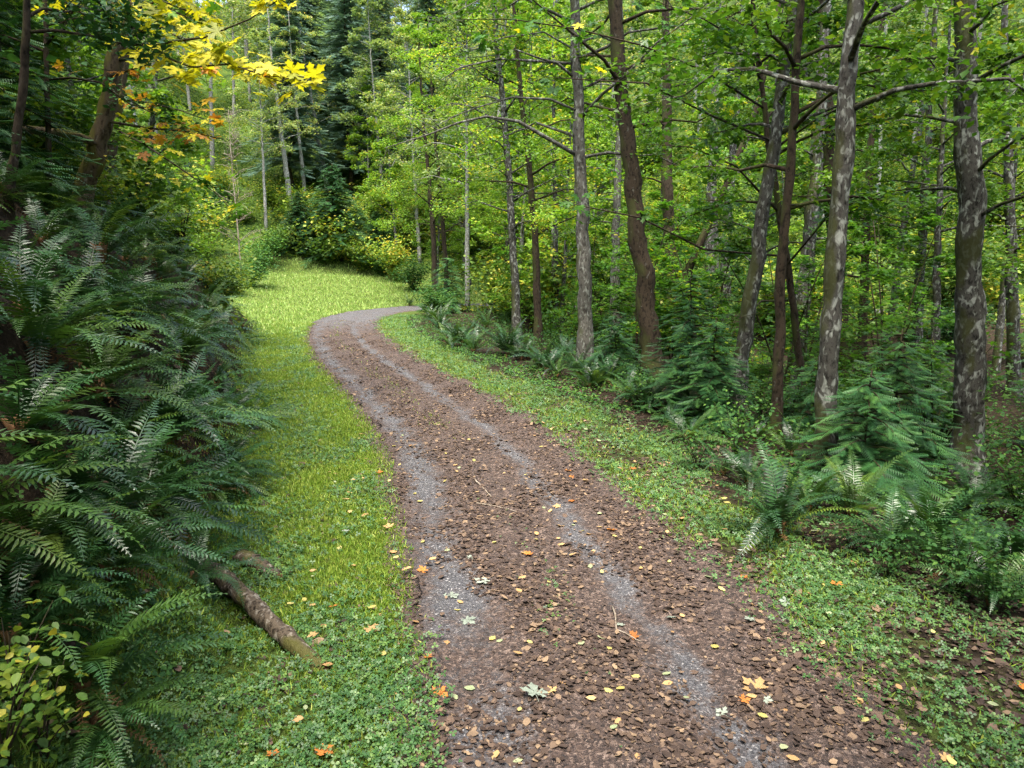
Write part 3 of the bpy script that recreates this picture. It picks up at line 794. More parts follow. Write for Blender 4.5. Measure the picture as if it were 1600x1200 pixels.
# ------------------------------------------------------------------ trees
def leaves_mesh(name, tmpl, P, size, mat, up=1.0, jit=0.55, droop=0.0, rnd=None):
    P = np.asarray(P)
    n = len(P)
    nv = np.stack([R.normal(size=n) * jit, R.normal(size=n) * jit, np.full(n, up)], 1)
    yaw = R.normal(size=(n, 3)); yaw[:, 2] -= droop
    V, Fq, r = scatter(*tmpl, P, frames(nv, yaw=yaw), size * R.uniform(0.65, 1.3, n), rnd)
    return mesh_from(name, V, Fq, mat, r)
def grow(bld, trunk, rad, h0, n_limb, length, rise, leaves_per, twigs=7, spread_z=0.35, seg=5, limb_r=0.03, arch=0.5, bare_low=0):
    """limbs along a trunk polyline; returns leaf positions"""
    zs = trunk[:, 2] - trunk[0, 2]
    H = zs[-1]
    out = []
    for i in range(n_limb):
        f = (i + R.random()) / n_limb
        h = h0 + (H * 0.985 - h0) * f
        b = np.array([np.interp(h, zs, trunk[:, k]) for k in range(3)])
        az = i * 2.39996 + R.normal() * 0.5
        ln = length * (1 - 0.75 * f ** 1.4) * R.uniform(0.6, 1.15)
        up = rise * R.uniform(0.4, 1.3)
        hd = np.array([math.cos(az), math.sin(az), 0])
        t = np.linspace(0, 1, 6)[:, None]
        pts = b + hd * ln * t + np.array([0, 0, 1]) * ln * (up * t - arch * t ** 2 * R.uniform(0.4, 1.2)) + R.normal(size=(6, 3)) * 0.05 * ln * t
        r0 = min(limb_r * (0.5 + ln / length), np.interp(h, zs, rad) * 0.6)
        bld.tube(pts, np.linspace(r0, 0.004, 6), seg, 0.0)
        for j in range(twigs):
            tt = R.uniform(0.25, 1.0) ** 0.8
            q = np.array([np.interp(tt, t[:, 0], pts[:, k]) for k in range(3)])
            dv = unit(hd * 0.6 + R.normal(size=3) * np.array([0.8, 0.8, 0.35]))
            tl = ln * R.uniform(0.15, 0.42) * (1.2 - 0.5 * tt)
            e = q + dv * tl + np.array([0, 0, -0.12 * tl])
            bld.tube(np.stack([q, (q + e) / 2 + [0, 0, 0.04 * tl], e]), [0.007, 0.005, 0.002], 3)
            m = max(2, int(leaves_per * 2.6 * R.uniform(0.5, 1.5)))
            w = R.random(m)[:, None]
            out.append(q + (e - q) * (0.15 + 0.95 * w) + R.normal(size=(m, 3)) * np.array([0.16, 0.16, 0.10]) * (0.5 + 0.22 * ln))
    return np.vstack(out)
def trunk_line(base, way, Hextra, sway=0.05, n=18):
    """base xyz, way list of xyz points upward, then Hextra metres on top"""
    pts = [np.array(base) + [0, 0, -0.25], np.array(base)] + [np.array(w) for w in way]
    dv = unit(pts[-1] - pts[-2] if len(way) else np.array([0.02, 0, 1.0]))
    dv = unit(dv * np.array([0.7, 0.7, 1]))
    pts.append(pts[-1] + dv * Hextra * 0.5)
    pts.append(pts[-1] + unit(dv * np.array([0.5, 0.5, 1])) * Hextra * 0.5)
    P = np.array(pts)
    L_ = np.concatenate([[0], np.cumsum(np.linalg.norm(np.diff(P, axis=0), axis=1))])
    t = np.linspace(0, L_[-1], n * 2)
    Q = np.stack([np.interp(t, L_, P[:, k]) for k in range(3)], 1)
    for _ in range(3):
        Q[1:-1] = 0.25 * Q[:-2] + 0.5 * Q[1:-1] + 0.25 * Q[2:]
    Q[2:-1, :2] += R.normal(size=(len(Q) - 3, 2)) * sway * 0.25
    return Q
def hero_tree(name, label, px, py, way, wpx, Hextra, bark, leaf, leafsize, h0, nl, ln, lp, tmpl=LEAF4, cat='tree', group='alders along the road', rise=0.55, twigs=7, Y=None, limb_r=0.035, crown=True, flare=0.8, arch=0.5):
    b = hit(px, py) if Y is None else at_y(px, py, Y)
    if Y is not None: b[2] = min(b[2], height(b[0], b[1]))
    ws = [at_y(x, y, b[1] + dy) for x, y, dy in [(w + (0,))[:3] for w in way]]
    r = wpx / F_PX * b[1] / 2 * 0.92
    T = trunk_line(b, ws, Hextra, sway=r * 0.5)
    h = (T[:, 2] - T[0, 2]); h = h / h[-1]
    rad = r * (1.06 - 0.9 * h ** 1.15) * (1 + flare * np.exp(-h * 42))
    rad = np.maximum(rad, 0.008)
    e = empty(name, b, 0, label=label, cat=cat, group=group)
    bl = Build()
    # a denser, slightly lumpy trunk
    k = np.linspace(0, len(T) - 1, 70)
    Tq = np.stack([np.interp(k, np.arange(len(T)), T[:, i]) for i in range(3)], 1)
    rq = np.interp(k, np.arange(len(T)), rad) * (1 + 0.05 * R.normal(size=70))
    bl.tube(Tq - b, rq, 16, 0.05)
    lp_ = grow(bl, T - b, rad, h0, nl, ln, rise, lp, twigs, limb_r=limb_r, arch=arch)
    obj('trunk', bl.mesh('trunk', bark), e)
    if crown:
        obj('crown', leaves_mesh('crown', tmpl, lp_, leafsize, leaf), e)
    return e, b, T
GA = 'alder trunks below the road'
BA, BD, BP = M['bark_alder'], M['bark_dark'], M['bark_pale']
MA, MG = M['alder'], M['maple_green']
heroes = [
 ('alder_tree', 'thickest alder trunk with white lichen blotches beside the dark undergrowth', 1512, 760, [(1514, 400), (1507, 0)], 47, 9, BA, MA, 0.14, 5.0, 26, 3.6, 12),
 ('alder_tree', 'slim lichened alder leaning slightly, large sword fern at its foot', 1288, 735, [(1300, 480), (1318, 220), (1338, 0)], 34, 9, BA, MA, 0.14, 5.2, 24, 3.2, 11),
 ('alder_tree', 'thin brown mossy alder stem rising from ferns', 1211, 680, [(1222, 420), (1240, 180), (1250, 0)], 18, 7, BD, MA, 0.14, 4.2, 22, 2.8, 10),
 ('alder_tree', 'pale leaning alder trunk with a thinner mossy stem leaning against it', 1150, 640, [(1165, 520), (1193, 330), (1225, 120)], 26, 8, BA, MA, 0.14, 5.5, 22, 3.0, 11),
 ('alder_tree', 'pale alder leaning behind the thin brown stem', 1236, 635, [(1252, 480), (1272, 320), (1284, 120)], 28, 8, BA, MA, 0.14, 5.5, 22, 3.2, 11),
 ('alder_tree', 'straight dark alder trunk just behind the slim lichened one', 1318, 600, [(1305, 400), (1292, 200), (1282, 0)], 27, 8, BD, MA, 0.14, 5.5, 22, 3.2, 11),
 ('maple_tree', 'dark slender maple stem with thin forking side limbs', 1345, 590, [(1352, 400), (1362, 200), (1382, 0)], 15, 6, BD, MG, 0.13, 2.2, 18, 3.4, 7),
 ('alder_tree', 'thin pale alder leaning behind the dark maple stem', 1374, 590, [(1395, 480), (1408, 380), (1440, 180)], 13, 7, BP, MA, 0.14, 5.5, 18, 2.8, 10),
 ('alder_tree', 'dark ridged alder trunk with light grey foot', 1022, 590, [(1008, 450), (985, 270), (966, 90), (960, 0)], 32, 8, BD, MA, 0.14, 6.5, 24, 3.6, 11),
 ('alder_tree', 'straight grey alder with a long arching lichened limb reaching over the road', 915, 580, [(912, 400), (905, 200), (900, 60)], 24, 9, BP, MA, 0.14, 6.0, 26, 4.0, 11),
 ('alder_tree', 'pale alder trunk close behind the dark ridged one', 957, 560, [(962, 400), (966, 230)], 17, 9, BP, MA, 0.14, 6.0, 18, 3.0, 11),
 ('alder_tree', 'grey alder trunk in the gully behind the forked maple', 1106, 540, [(1112, 300), (1118, 120)], 19, 8, BA, MA, 0.14, 5.5, 20, 3.0, 11),
 ('alder_tree', 'grey alder in the gully, leaning right and half hidden by leaves', 1130, 530, [(1137, 350), (1152, 140)], 18, 8, BA, MA, 0.14, 5.5, 18, 3.0, 11),
 ('alder_tree', 'thin alder trunk between the fern edge and the straight grey alder', 868, 530, [(868, 350), (866, 220)], 11, 8, BA, MA, 0.14, 6.0, 18, 3.2, 11),
 ('alder_tree', 'thin dark alder beside the two ferns at the grass edge', 841, 540, [(838, 380), (826, 250), (812, 130)], 13, 8, BD, M['alder_lit'], 0.12, 4.5, 30, 4.0, 16),
 ('alder_tree', 'slender alder behind the vase-shaped fern, bent slightly over the road', 808, 530, [(802, 380), (792, 230), (775, 50)], 14, 8, BA, M['alder_lit'], 0.12, 4.5, 34, 4.6, 17),
 ('alder_tree', 'thin brown alder at the road bend, left of a close pair', 681, 478, [(676, 350), (664, 220)], 9.5, 8, BD, M['alder_lit'], 0.14, 5.0, 32, 4.8, 20),
 ('alder_tree', 'thin brown alder at the road bend, right of a close pair', 700, 474, [(692, 350), (680, 215)], 8.5, 8, BD, M['alder_lit'], 0.14, 5.0, 32, 4.8, 20),
 ('alder_tree', 'spindly alder leaning left across the hillside view', 803, 450, [(770, 330), (730, 190)], 6, 6, BD, MA, 0.14, 5.0, 14, 2.8, 10),
 ('alder_tree', 'slim grey alder seen between the thickest trunk and the dark stem', 1430, 600, [(1440, 380), (1455, 120)], 16, 7, BA, MA, 0.14, 5.5, 18, 3.0, 11),
 ('alder_tree', 'grey alder deep in the shade past the thickest trunk', 1585, 620, [(1580, 380), (1570, 100)], 20, 7, BA, MA, 0.14, 5.0, 20, 3.2, 11),
]
for h in heroes:
    hero_tree(*h, group=GA)
# forked maple
e, b, T = hero_tree('maple_tree', 'dark maple forking low into two stems, one leaning far right', 1052, 560, [(1052, 465), (1042, 300), (1040, 0)], 22, 7, BD, MG, 0.14, 4.0, 20, 3.2, 8, tmpl=MAPLE_LO, group=GA)
f0 = at_y(1056, 470, b[1]) - b
bl = Build()
P = np.array([f0, at_y(1085, 400, b[1]) - b, at_y(1130, 300, b[1] - 0.3) - b, at_y(1180, 180, b[1] - 0.6) - b, at_y(1215, 20, b[1] - 0.9) - b, at_y(1240, -120, b[1] - 1) - b])
bl.tube(P, np.array([0.13, 0.11, 0.095, 0.08, 0.06, 0.03]) * b[1] / 20, 9, 0.04)
lp = grow(bl, P, np.full(len(P), 0.08), 2.0, 10, 2.6, 0.3, 8, 6)
obj('fork_stem', bl.mesh('fork_stem', BD), e)
obj('fork_crown', leaves_mesh('fork_crown', MAPLE_LO, lp, 0.14, MG), e)
CANOPY = [(5.5, -1.5), (6.5, -7.0), (5.0, -13.0), (-7.5, 1.5), (-6.0, -5.0), (-7.0, -12.0), (0.5, -18.0), (10.0, -12.0), (3.2, -4.5)]  # unseen trees around the camera, put in to shade the foreground
# extra crowns added, mostly unseen, to close the canopy and darken the wood
for i, (x, y) in enumerate([(9.5, 7.0), (12.5, 10.5), (7.5, 3.0), (15.0, 5.0), (16.5, 13.5), (11, -3), (18, 20), (14.5, 24), (22, 15), (20, 29), (8.5, 26)] + CANOPY):
    bz = np.array([x, y, height(x, y)])
    e = empty('alder_tree', bz, R.uniform(0, 6), label='grey alder with full leafy crown in the wood ' + where(x, max(y, 9)), cat='tree', group='alders deeper in the wood')
    T = trunk_line((0, 0, 0), [(R.normal() * 0.4, R.normal() * 0.4, 6)], 8)
    bl = Build(); rad = np.linspace(0.17, 0.01, len(T))
    bl.tube(T, rad, 9, 0.05)
    near_ = (x, y) in CANOPY
    lp = grow(bl, T, rad, 5.5 if near_ else 4.5, 30 if near_ else 26, 4.8 if near_ else 3.6, 0.5, 24 if near_ else 20)
    obj('trunk', bl.mesh('trunk', BA), e)
    obj('crown', leaves_mesh('crown', LEAF4, lp, 0.20 if near_ else 0.17, MA), e)

# ---- the long arching lichened limb over the road
e9 = [o for o in COL.objects if o.get('label', '').startswith('straight grey alder')][0]
b9 = np.array(e9.location); Y9 = b9[1]
bl = Build()
for pl, r0 in [([(905, 245), (880, 230), (810, 190), (760, 182), (715, 192), (670, 210), (600, 232)], 0.06), ([(905, 175), (860, 155), (800, 152), (745, 168), (700, 185)], 0.04),
               ([(903, 100), (850, 96), (780, 92), (720, 105), (690, 125)], 0.04), ([(902, 80), (850, 50), (790, 58), (735, 80)], 0.03)]:
    P = np.array([at_y(x, y, Y9 - 0.25 * i) - b9 for i, (x, y) in enumerate(pl)])
    bl.tube(P, np.linspace(r0, 0.012, len(P)), 6, 0.08)
    for j in range(14):
        k = R.uniform(1, len(P) - 1); i0 = int(k)
        q = P[i0] + (P[min(i0 + 1, len(P) - 1)] - P[i0]) * (k - i0)
        q2 = q + R.normal(size=3) * [0.5, 0.4, 0.35] + [-0.3, 0, -0.1]
        bl.tube(np.stack([q, (q + q2) / 2 + [0, 0, 0.06], q2]), [0.010, 0.007, 0.003], 4)
obj('arching_limb', bl.mesh('arching_limb', BP), e9)

# ------------------------------------------------------------------ conifers
def spray_template(n=11):
    V, Fm = [], []
    for i in range(n):
        t = (i + 0.5) / n
        ln = 0.34 * (1 - t) ** 0.7 + 0.06
        for sg in (-1, 1):
            b = len(V)
            V += [(0, t * 0.92 - 0.02, 0), (sg * ln * 0.8, t * 0.92 + ln * 0.55, -0.05 - 0.1 * ln), (0, t * 0.92 + 0.045, 0.0)]
            Fm.append((b, b + 1, b + 2) if sg > 0 else (b, b + 2, b + 1))
    return np.array(V), np.array(Fm)
SPRAY = spray_template()
def conifer(H, n_br, ln0, seed, mat, bark, sp=10, spl=0.42, h0=0.06, droop=0.35, r0=None):
    bl = Build()
    T = np.stack([R.normal(size=10) * 0.01 * H, R.normal(size=10) * 0.01 * H, np.linspace(-0.15, H, 10)], 1); T[0, :2] = 0
    r0 = r0 or H * 0.012
    bl.tube(T, np.linspace(r0, 0.01, 10), 8, 0.05)
    pos, nor, yaw, size = [], [], [], []
    for i in range(n_br):
        f = ((i + R.random()) / n_br)
        h = H * (h0 + (0.98 - h0) * f)
        az = i * 2.39996 + R.normal() * 0.4
        ln = ln0 * (1 - f) ** 0.75 * R.uniform(0.75, 1.15) + 0.12
        hd = np.array([math.cos(az), math.sin(az), 0.0]); sd = np.array([-hd[1], hd[0], 0])
        t = np.linspace(0, 1, 5)[:, None]
        b = np.array([np.interp(h, T[:, 2], T[:, k]) for k in range(3)])
        pts = b + hd * ln * t + np.array([0, 0, 1.0]) * ln * (0.28 * t - (droop + 0.25) * t ** 2)
        bl.tube(pts, np.linspace(0.012 * ln0 + 0.004, 0.003, 5), 4)
        m = max(3, int(sp * (0.35 + ln / ln0)))
        for j in range(m):
            tt = (j + 0.6) / m
            q = np.array([np.interp(tt, t[:, 0], pts[:, k]) for k in range(3)])
            sg = 1 if j % 2 else -1
            out = unit(hd * (0.55 + 0.6 * tt) + sd * sg * (1.1 - 0.75 * tt) + np.array([0, 0, -0.18 - droop * 0.4]))
            if j == m - 1: out = unit(hd + [0, 0, -0.5])
            pos.append(q); yaw.append(out); nor.append(np.array([0, 0, 1]) + hd * 0.2 + R.normal(size=3) * 0.2)
            size.append(spl * (0.5 + 0.6 * ln / ln0) * (1.15 - 0.4 * tt) * R.uniform(0.8, 1.2))
    V, Fq, r = scatter(*SPRAY, np.array(pos), frames(np.array(nor), yaw=np.array(yaw)), np.array(size))
    return bl.mesh('trunk', bark), mesh_from('crown', V, Fq, mat, r)
CON_SAP = [conifer(2.3, 46, 1.15, 0, M['needle'], BD, 12, 0.40), conifer(1.7, 36, 1.0, 1, M['needle'], BD, 11, 0.36), conifer(3.2, 58, 1.3, 2, M['needle'], BD, 12, 0.42)]
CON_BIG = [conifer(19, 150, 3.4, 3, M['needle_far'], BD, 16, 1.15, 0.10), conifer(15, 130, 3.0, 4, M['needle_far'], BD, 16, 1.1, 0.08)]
CON_WIDE = [conifer(8.5, 120, 4.2, 6, M['needle'], BD, 20, 1.0, 0.02, 0.25)]
CON_NEAR = [conifer(9.0, 120, 2.4, 5, M['needle'], BD, 16, 0.62, 0.04)]
def put(kind, p, rz, sc, label, name, cat, group=None, parts=('trunk', 'crown')):
    e = empty(name, p, rz, label=label, cat=cat, group=group)
    for nm, m_ in zip(parts, kind):
        obj(nm, m_, e, scale=sc)
    return e
GS = 'young conifers in the undergrowth'
for px, py, k, sc, lb in [(700, 488, 0, 1.5, 'blue-green cedar sapling overhanging the road bend beside a fern'),
                          (1075, 640, 2, 0.9, 'young hemlock with layered boughs at the foot of the forked maple'),
                          (1110, 665, 0, 0.9, 'small hemlock sapling left of the pale leaning alder'),
                          (1390, 740, 0, 1.0, 'feathery hemlock sapling between slim alder and thickest trunk'),
                          (1345, 760, 1, 1.0, 'small feathery hemlock behind the large sword fern'),
                          (1440, 700, 2, 0.9, 'taller hemlock sapling in the shade next to the thickest trunk'),
                          (960, 590, 0, 0.8, 'low hemlock boughs between straight grey and dark ridged alder'),
                          (985, 560, 1, 1.2, 'dark hemlock sapling behind the dark ridged alder'),
                          (1270, 680, 1, 0.9, 'hemlock seedling between the pale leaning alder and slim alder')]:
    put(CON_SAP[k], hit(px, py), R.uniform(0, 6), sc, lb, 'hemlock_sapling', 'conifer', GS)
for px, py, k, sc, lb in [(525, 400, 0, 0.95, 'dense dark green young fir at the top of the meadow'),
                          (470, 392, 0, 0.6, 'shorter dark green fir left of the dense young fir'),
                          (590, 412, 0, 0.55, 'small dark fir at the meadow edge nearest the road bend')]:
    put(CON_WIDE[k], hit(px, py), R.uniform(0, 6), sc, lb, 'fir_tree', 'conifer', 'young firs above the meadow')
# dark conifer on the right margin and on the bank at left
for p, sc, lb in [((10.8, 12.0), 0.75, 'dark drooping conifer in deep shade beyond the thickest alder'), ((14.2, 16.5), 0.9, 'tall dark conifer at the shaded wood edge')]:
    put(CON_NEAR[0], (p[0], p[1], height(*p)), 1.0, sc, lb, 'hemlock_tree', 'conifer', 'conifers in the shaded wood')

# ------------------------------------------------------------------ shrubs
def shrub(H, Rr, n, tmpl, size, mat, bark=None, stems=9):
    bl = Build(); pos = []
    for i in range(stems):
        az = R.uniform(0, 6.28); rr = Rr * R.uniform(0.2, 1.0); hh = H * R.uniform(0.55, 1.0)
        t = np.linspace(0, 1, 5)[:, None]
        tip = np.array([math.cos(az) * rr, math.sin(az) * rr, hh])
        pts = tip * np.concatenate([t ** 1.3, t ** 1.3, 1.25 * t - 0.25 * t ** 2], 1)
        pts[0, 2] = -0.08
        bl.tube(pts, np.linspace(0.012 * H / 1.5 + 0.003, 0.002, 5), 4)
        m = n // stems
        k = R.random(m) ** 0.6
        c = np.stack([np.interp(k, t[:, 0], pts[:, j]) for j in range(3)], 1)
        pos.append(c + R.normal(size=(m, 3)) * np.array([0.20, 0.20, 0.12]) * Rr * (0.4 + k[:, None]))
    pos = np.vstack(pos); pos[:, 2] = np.abs(pos[:, 2]) + 0.03
    return bl.mesh('stem', bark or M['bark_dark']), leaves_mesh('foliage', tmpl, pos, size, mat, 1.0, 0.5)
SH_FAR = [shrub(1.7, 1.3, 1500, LEAF4, 0.15, M['shrub']), shrub(2.4, 1.5, 1900, LEAF4, 0.16, M['shrub']), shrub(1.3, 1.4, 1100, MAPLE_LO, 0.12, M['shrub']),
          shrub(2.0, 1.4, 1700, LEAF4, 0.15, M['shrub_dark'])]
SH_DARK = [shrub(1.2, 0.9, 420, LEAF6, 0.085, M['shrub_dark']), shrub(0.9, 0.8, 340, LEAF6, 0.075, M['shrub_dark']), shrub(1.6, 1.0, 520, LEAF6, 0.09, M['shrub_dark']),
           shrub(2.6, 1.3, 700, MAPLE_LO, 0.10, M['maple_green'])]
SP_ = ('stem', 'foliage')
GU = 'leafy undergrowth shrubs below the alders'
for px, py, k, sc, lb in [(1330, 865, 1, 0.5, 'pale green leafy berry shoots in front of the ferns'), (1385, 905, 1, 0.5, 'leafy berry plant at the clover edge'),
                          (1500, 930, 0, 0.6, 'tall leafy berry shoots beside the dark sword fern'), (1560, 960, 1, 0.55, 'low leafy plant with a bare arching cane'),
                          (1090, 735, 1, 0.8, 'small glossy shrub at the litter edge near the low fern'), (1150, 720, 0, 0.8, 'glossy leaved shrub below the pale leaning alder')]:
    put(SH_DARK[k], hit(px, py), R.uniform(0, 6), sc, lb, 'berry_shrub', 'shrub', GU, SP_)
for i in range(110):
    s_ = R.uniform(S_AT(5), S_AT(44)); l_ = R.uniform(4.0, 19) if i < 95 else R.uniform(3.4, 5)
    x, y = road_pt(s_, l_)
    if math.hypot(x, y) < 12 and l_ < 7: continue
    if l_ < 7 and s_ > S_AT(14): continue
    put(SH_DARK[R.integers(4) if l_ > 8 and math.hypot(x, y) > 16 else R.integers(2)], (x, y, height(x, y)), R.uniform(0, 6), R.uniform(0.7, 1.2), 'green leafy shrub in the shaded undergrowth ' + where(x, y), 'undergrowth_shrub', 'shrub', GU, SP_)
GH = 'shrubs on the far hillside'
k = 0
cand = []
while len(cand) < 240:
    x, y = R.uniform(-45, 48), R.uniform(30, 85)
    d, s = lat_s(x, y)
    g_ = green_amount(np.array([x]), np.array([y]))[0]
    if d[0] > 0 and not (d[0] > 2.6 and s[0] > S_AT(40)): continue
    if d[0] > 12 or s[0] < S1: continue
    if g_ > 0.45: continue
    if d[0] < -28: continue
    cand.append((x, y))
for i, (x, y) in enumerate(cand):
    kd = R.choice(4, p=[0.35, 0.3, 0.2, 0.15])
    put(SH_FAR[kd], (x, y, height(x, y) - 0.1), R.uniform(0, 6), R.uniform(1.0, 2.1),
        ['upright yellow-green shrub ', 'tall yellow-green shrub ', 'low lobed-leaf shrub ', 'dark green shrub '][kd] + tier(x, y) + ' ' + where(x, y), 'hillside_shrub', 'shrub', GH, SP_)
SH_LIT = shrub(2.8, 1.5, 900, MAPLE_LO, 0.12, M['alder_lit'])
for px, py, sc, lb in [(235, 372, 1.3, 'yellow-green maple bush behind the second mossy stem'), (285, 400, 1.3, 'yellow-green maple bush right of the mossy stems'), (325, 425, 1.2, 'bright maple bush at the end of the bank crest'), (255, 330, 1.6, 'taller yellow-green maple bush above the bank crest')]:
    put(SH_LIT, hit(px, py), R.uniform(0, 6), sc, lb, 'maple_bush', 'shrub', 'bushes above the fern bank', SP_)
# bushes round the meadow and beyond the left bank
for px, py, k, sc, lb in [(345, 478, 0, 1.0, 'yellow-green bush at the end of the fern bank beside the grass'), (395, 450, 3, 1.3, 'grey-green bush at the meadow edge left of the firs'),
                          (510, 412, 2, 1.7, 'bright green low bush in front of the dense young fir'), (565, 424, 0, 1.5, 'bright leafy bush at the meadow corner'),
                          (620, 440, 1, 1.6, 'tall bright bush between meadow and brown alder pair'), (645, 455, 3, 1.3, 'dark bush above the end of the visible road'),
                          (430, 398, 0, 1.4, 'bright bush at the top of the meadow'), (365, 462, 2, 1.2, 'pale leafy bush below the bare sapling'), (595, 432, 3, 1.3, 'blue-green bush behind the bright leafy meadow corner bush'), (410, 415, 3, 1.3, 'dark round bush left of the meadow top')]:
    put(SH_FAR[k], hit(px, py), R.uniform(0, 6), sc, lb, 'meadow_bush', 'shrub', 'bushes round the meadow', SP_)
for i in range(40):
    s_ = R.uniform(S_AT(9), S_AT(36)); x, y = road_pt(s_, -R.uniform(6.0, 16))
    put(SH_FAR[R.integers(4)], (x, y, height(x, y) - 0.1), R.uniform(0, 6), R.uniform(0.7, 1.3), 'leafy bush ' + ('low' if abs(lat_s(x, y)[0][0]) < 10 else 'high') + ' among the trees ' + where(x, y), 'bank_bush', 'shrub', 'bushes above the fern bank', SP_)

# hillside ground cover, one mass of leaves
n = 240000
x = R.uniform(-50, 64, n); y = R.uniform(14, 100, n)
d, s = lat_s(x, y)
ok = (green_amount(x, y) < 0.4) & (np.abs(d) > 3.2) & (np.hypot(x, y) > 9)
ok &= ~((s < S1) & (d < 0) & (d > -6.0)) & ~((d > 0) & (np.hypot(x, y) < 44))
x, y = x[ok], y[ok]
P = np.stack([x, y, height(x, y) + np.abs(R.normal(size=len(x))) * 0.35 * (0.6 + 0.6 * n_mid(x, y))], 1)
obj('undergrowth', leaves_mesh('undergrowth', LEAF4, P, 0.24, M['shrub'], 1.0, 0.6), kind='stuff', label='mass of low leafy plants covering the hillside floor', cat='undergrowth')

n = 60000
s_ = sample_s(n, S_AT(4), S_AT(46), 9); l_ = 4.3 - 0.9 * sstep(S_AT(11), S_AT(16), s_) + 16 * R.random(n) ** 1.6
x, y = road_pt(s_, l_)
k = (n_patch(x, y) + R.normal(size=n) * 0.5 > -0.25) & (np.hypot(x, y) > 4.5)
x, y = x[k], y[k]
P = np.stack([x, y, height(x, y) + 0.02 + np.abs(R.normal(size=len(x))) * (0.05 + 0.16 * sstep(4.5, 7, l_[k]))], 1)
obj('wood_floor_plants', leaves_mesh('wood_floor_plants', LEAF6, P, 0.075, M['shrub_dark'], 1.0, 0.5), kind='stuff', label='low dark leafy plants covering the floor of the wood', cat='undergrowth')

# ------------------------------------------------------------------ forest behind
def far_alder(H, n, lf, mat, bark, h0=0.3):
    T = trunk_line((0, 0, 0), [(R.normal() * 0.5, R.normal() * 0.5, H * 0.5)], H * 0.5, n=10)
    bl = Build(); rad = np.linspace(H * 0.0095, 0.012, len(T))
    bl.tube(T, rad, 7, 0.04)
    lp = grow(bl, T, rad, H * h0, n, H * 0.19, 0.7, lf, 6, seg=4)
    return bl.mesh('trunk', bark), leaves_mesh('crown', LEAF4, lp, 0.19, mat)
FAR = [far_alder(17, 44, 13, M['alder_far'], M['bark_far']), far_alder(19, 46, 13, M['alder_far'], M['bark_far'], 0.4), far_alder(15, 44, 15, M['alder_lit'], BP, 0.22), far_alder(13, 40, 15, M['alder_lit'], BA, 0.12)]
GF = 'trees on the far hillside'
far_labels = ['pale-stemmed alder ', 'tall high-crowned alder ', 'full-crowned yellow-green tree ', 'low-branched yellow-green tree ']
cand = []
tr = 0
while len(cand) < 170 and tr < 30000:
    tr += 1
    x, y = R.uniform(-70, 85), R.uniform(34, 125)
    d, s = lat_s(x, y)
    if d[0] > -3 and not (4 < d[0] < 14 and s[0] > S_AT(42)): continue
    if green_amount(np.array([x]), np.array([y]))[0] > 0.3: continue
    if abs(x) > 0.85 * y + 4: continue
    if any((x - a) ** 2 + (y - b) ** 2 < 6 for a, b in cand): continue
    if x > 10 and R.random() < 0.35: continue
    cand.append((x, y))
for x, y in cand:
    p = (x, y, height(x, y) - 0.1)
    dist = math.hypot(x, y)
    if dist > 70 and R.random() < (0.14 if x < -6 else 0.06):
        put(CON_BIG[R.integers(2)], p, R.uniform(0, 6), R.uniform(0.9, 1.4), 'dark blue-green conifer ' + tier(x, y) + ' ' + where(x, y), 'conifer_tree', 'conifer', GF)
    else:
        k = R.integers(4) if x > -8 else R.integers(2)
        put(FAR[k], p, R.uniform(0, 6), R.uniform(0.9, 1.35), far_labels[k] + tier(x, y) + ' ' + where(x, y), 'hillside_tree', 'tree', GF)
# trees standing close behind the bend
for x, y, k in [(-6, 57, 2), (-3.5, 61, 3), (0, 58, 2), (3, 60, 3), (6.5, 58, 2), (-10.5, 66, 2), (-5, 67, 2), (1, 66, 3), (8, 65, 2), (12, 58, 3), (16, 56, 2), (-14.5, 74, 2), (21, 54, 3)]:
    put(FAR[k], (x, y, height(x, y) - 0.1), R.uniform(0, 6), R.uniform(0.75, 1.05), ['', '', 'leafy yellow-green tree just beyond the road ', 'low-branched leafy tree just beyond the road '][k] + where(x, y) if k > 1 else 'pale alder just above the dense young fir', 'roadside_tree', 'tree', 'trees just beyond the road bend')
for x, y, sc in [(-14.5, 82, 1.3), (-19, 90, 1.4), (-10, 88, 1.3), (-25, 86, 1.2)]:
    put(CON_BIG[0], (x, y, height(x, y) - 0.1), R.uniform(0, 6), sc, 'tall conifer closing the view ' + where(x, y), 'conifer_tree', 'conifer', GF)
# slim alders read from the photograph on the slope above the meadow
for px, py, tx, ty, w, lb in [(457, 345, 428, 120, 9, 'pale alder stem leaning left above the meadow'), (477, 310, 458, 120, 6, 'slim pale alder right of the leaning stem above the meadow'),
                              (512, 300, 470, 60, 7, 'tallest slim white alder stem rising behind the young fir')]:
    hero_tree('alder_tree', lb, px, py, [(tx, ty)], w, 6, M['bark_far'], M['alder_far'], 0.17, 7.0, 22, 3.0, 10, group='slim alders above the meadow')

# ------------------------------------------------------------------ left bank trees
M_Y, M_O = M['maple_yellow'], M['maple_orange']
e, bq, Tq_ = hero_tree('maple_tree', 'mossy maple leaning over the fern bank, carrying the yellow leaves', 118, 345, [(140, 270), (165, 190), (182, 80), (192, 0)], 30, 6, M['bark_moss'], M['alder_lit'], 0.13, 5.0, 20, 3.2, 7, group='trees on the fern bank')
e2, b2, _ = hero_tree('maple_tree', 'second mossy stem standing close against the leaning maple', 160, 345, [(166, 280), (176, 200), (200, 60)], 21, 6, M['bark_moss'], M['alder_lit'], 0.13, 5.0, 16, 3.0, 7, group='trees on the fern bank')
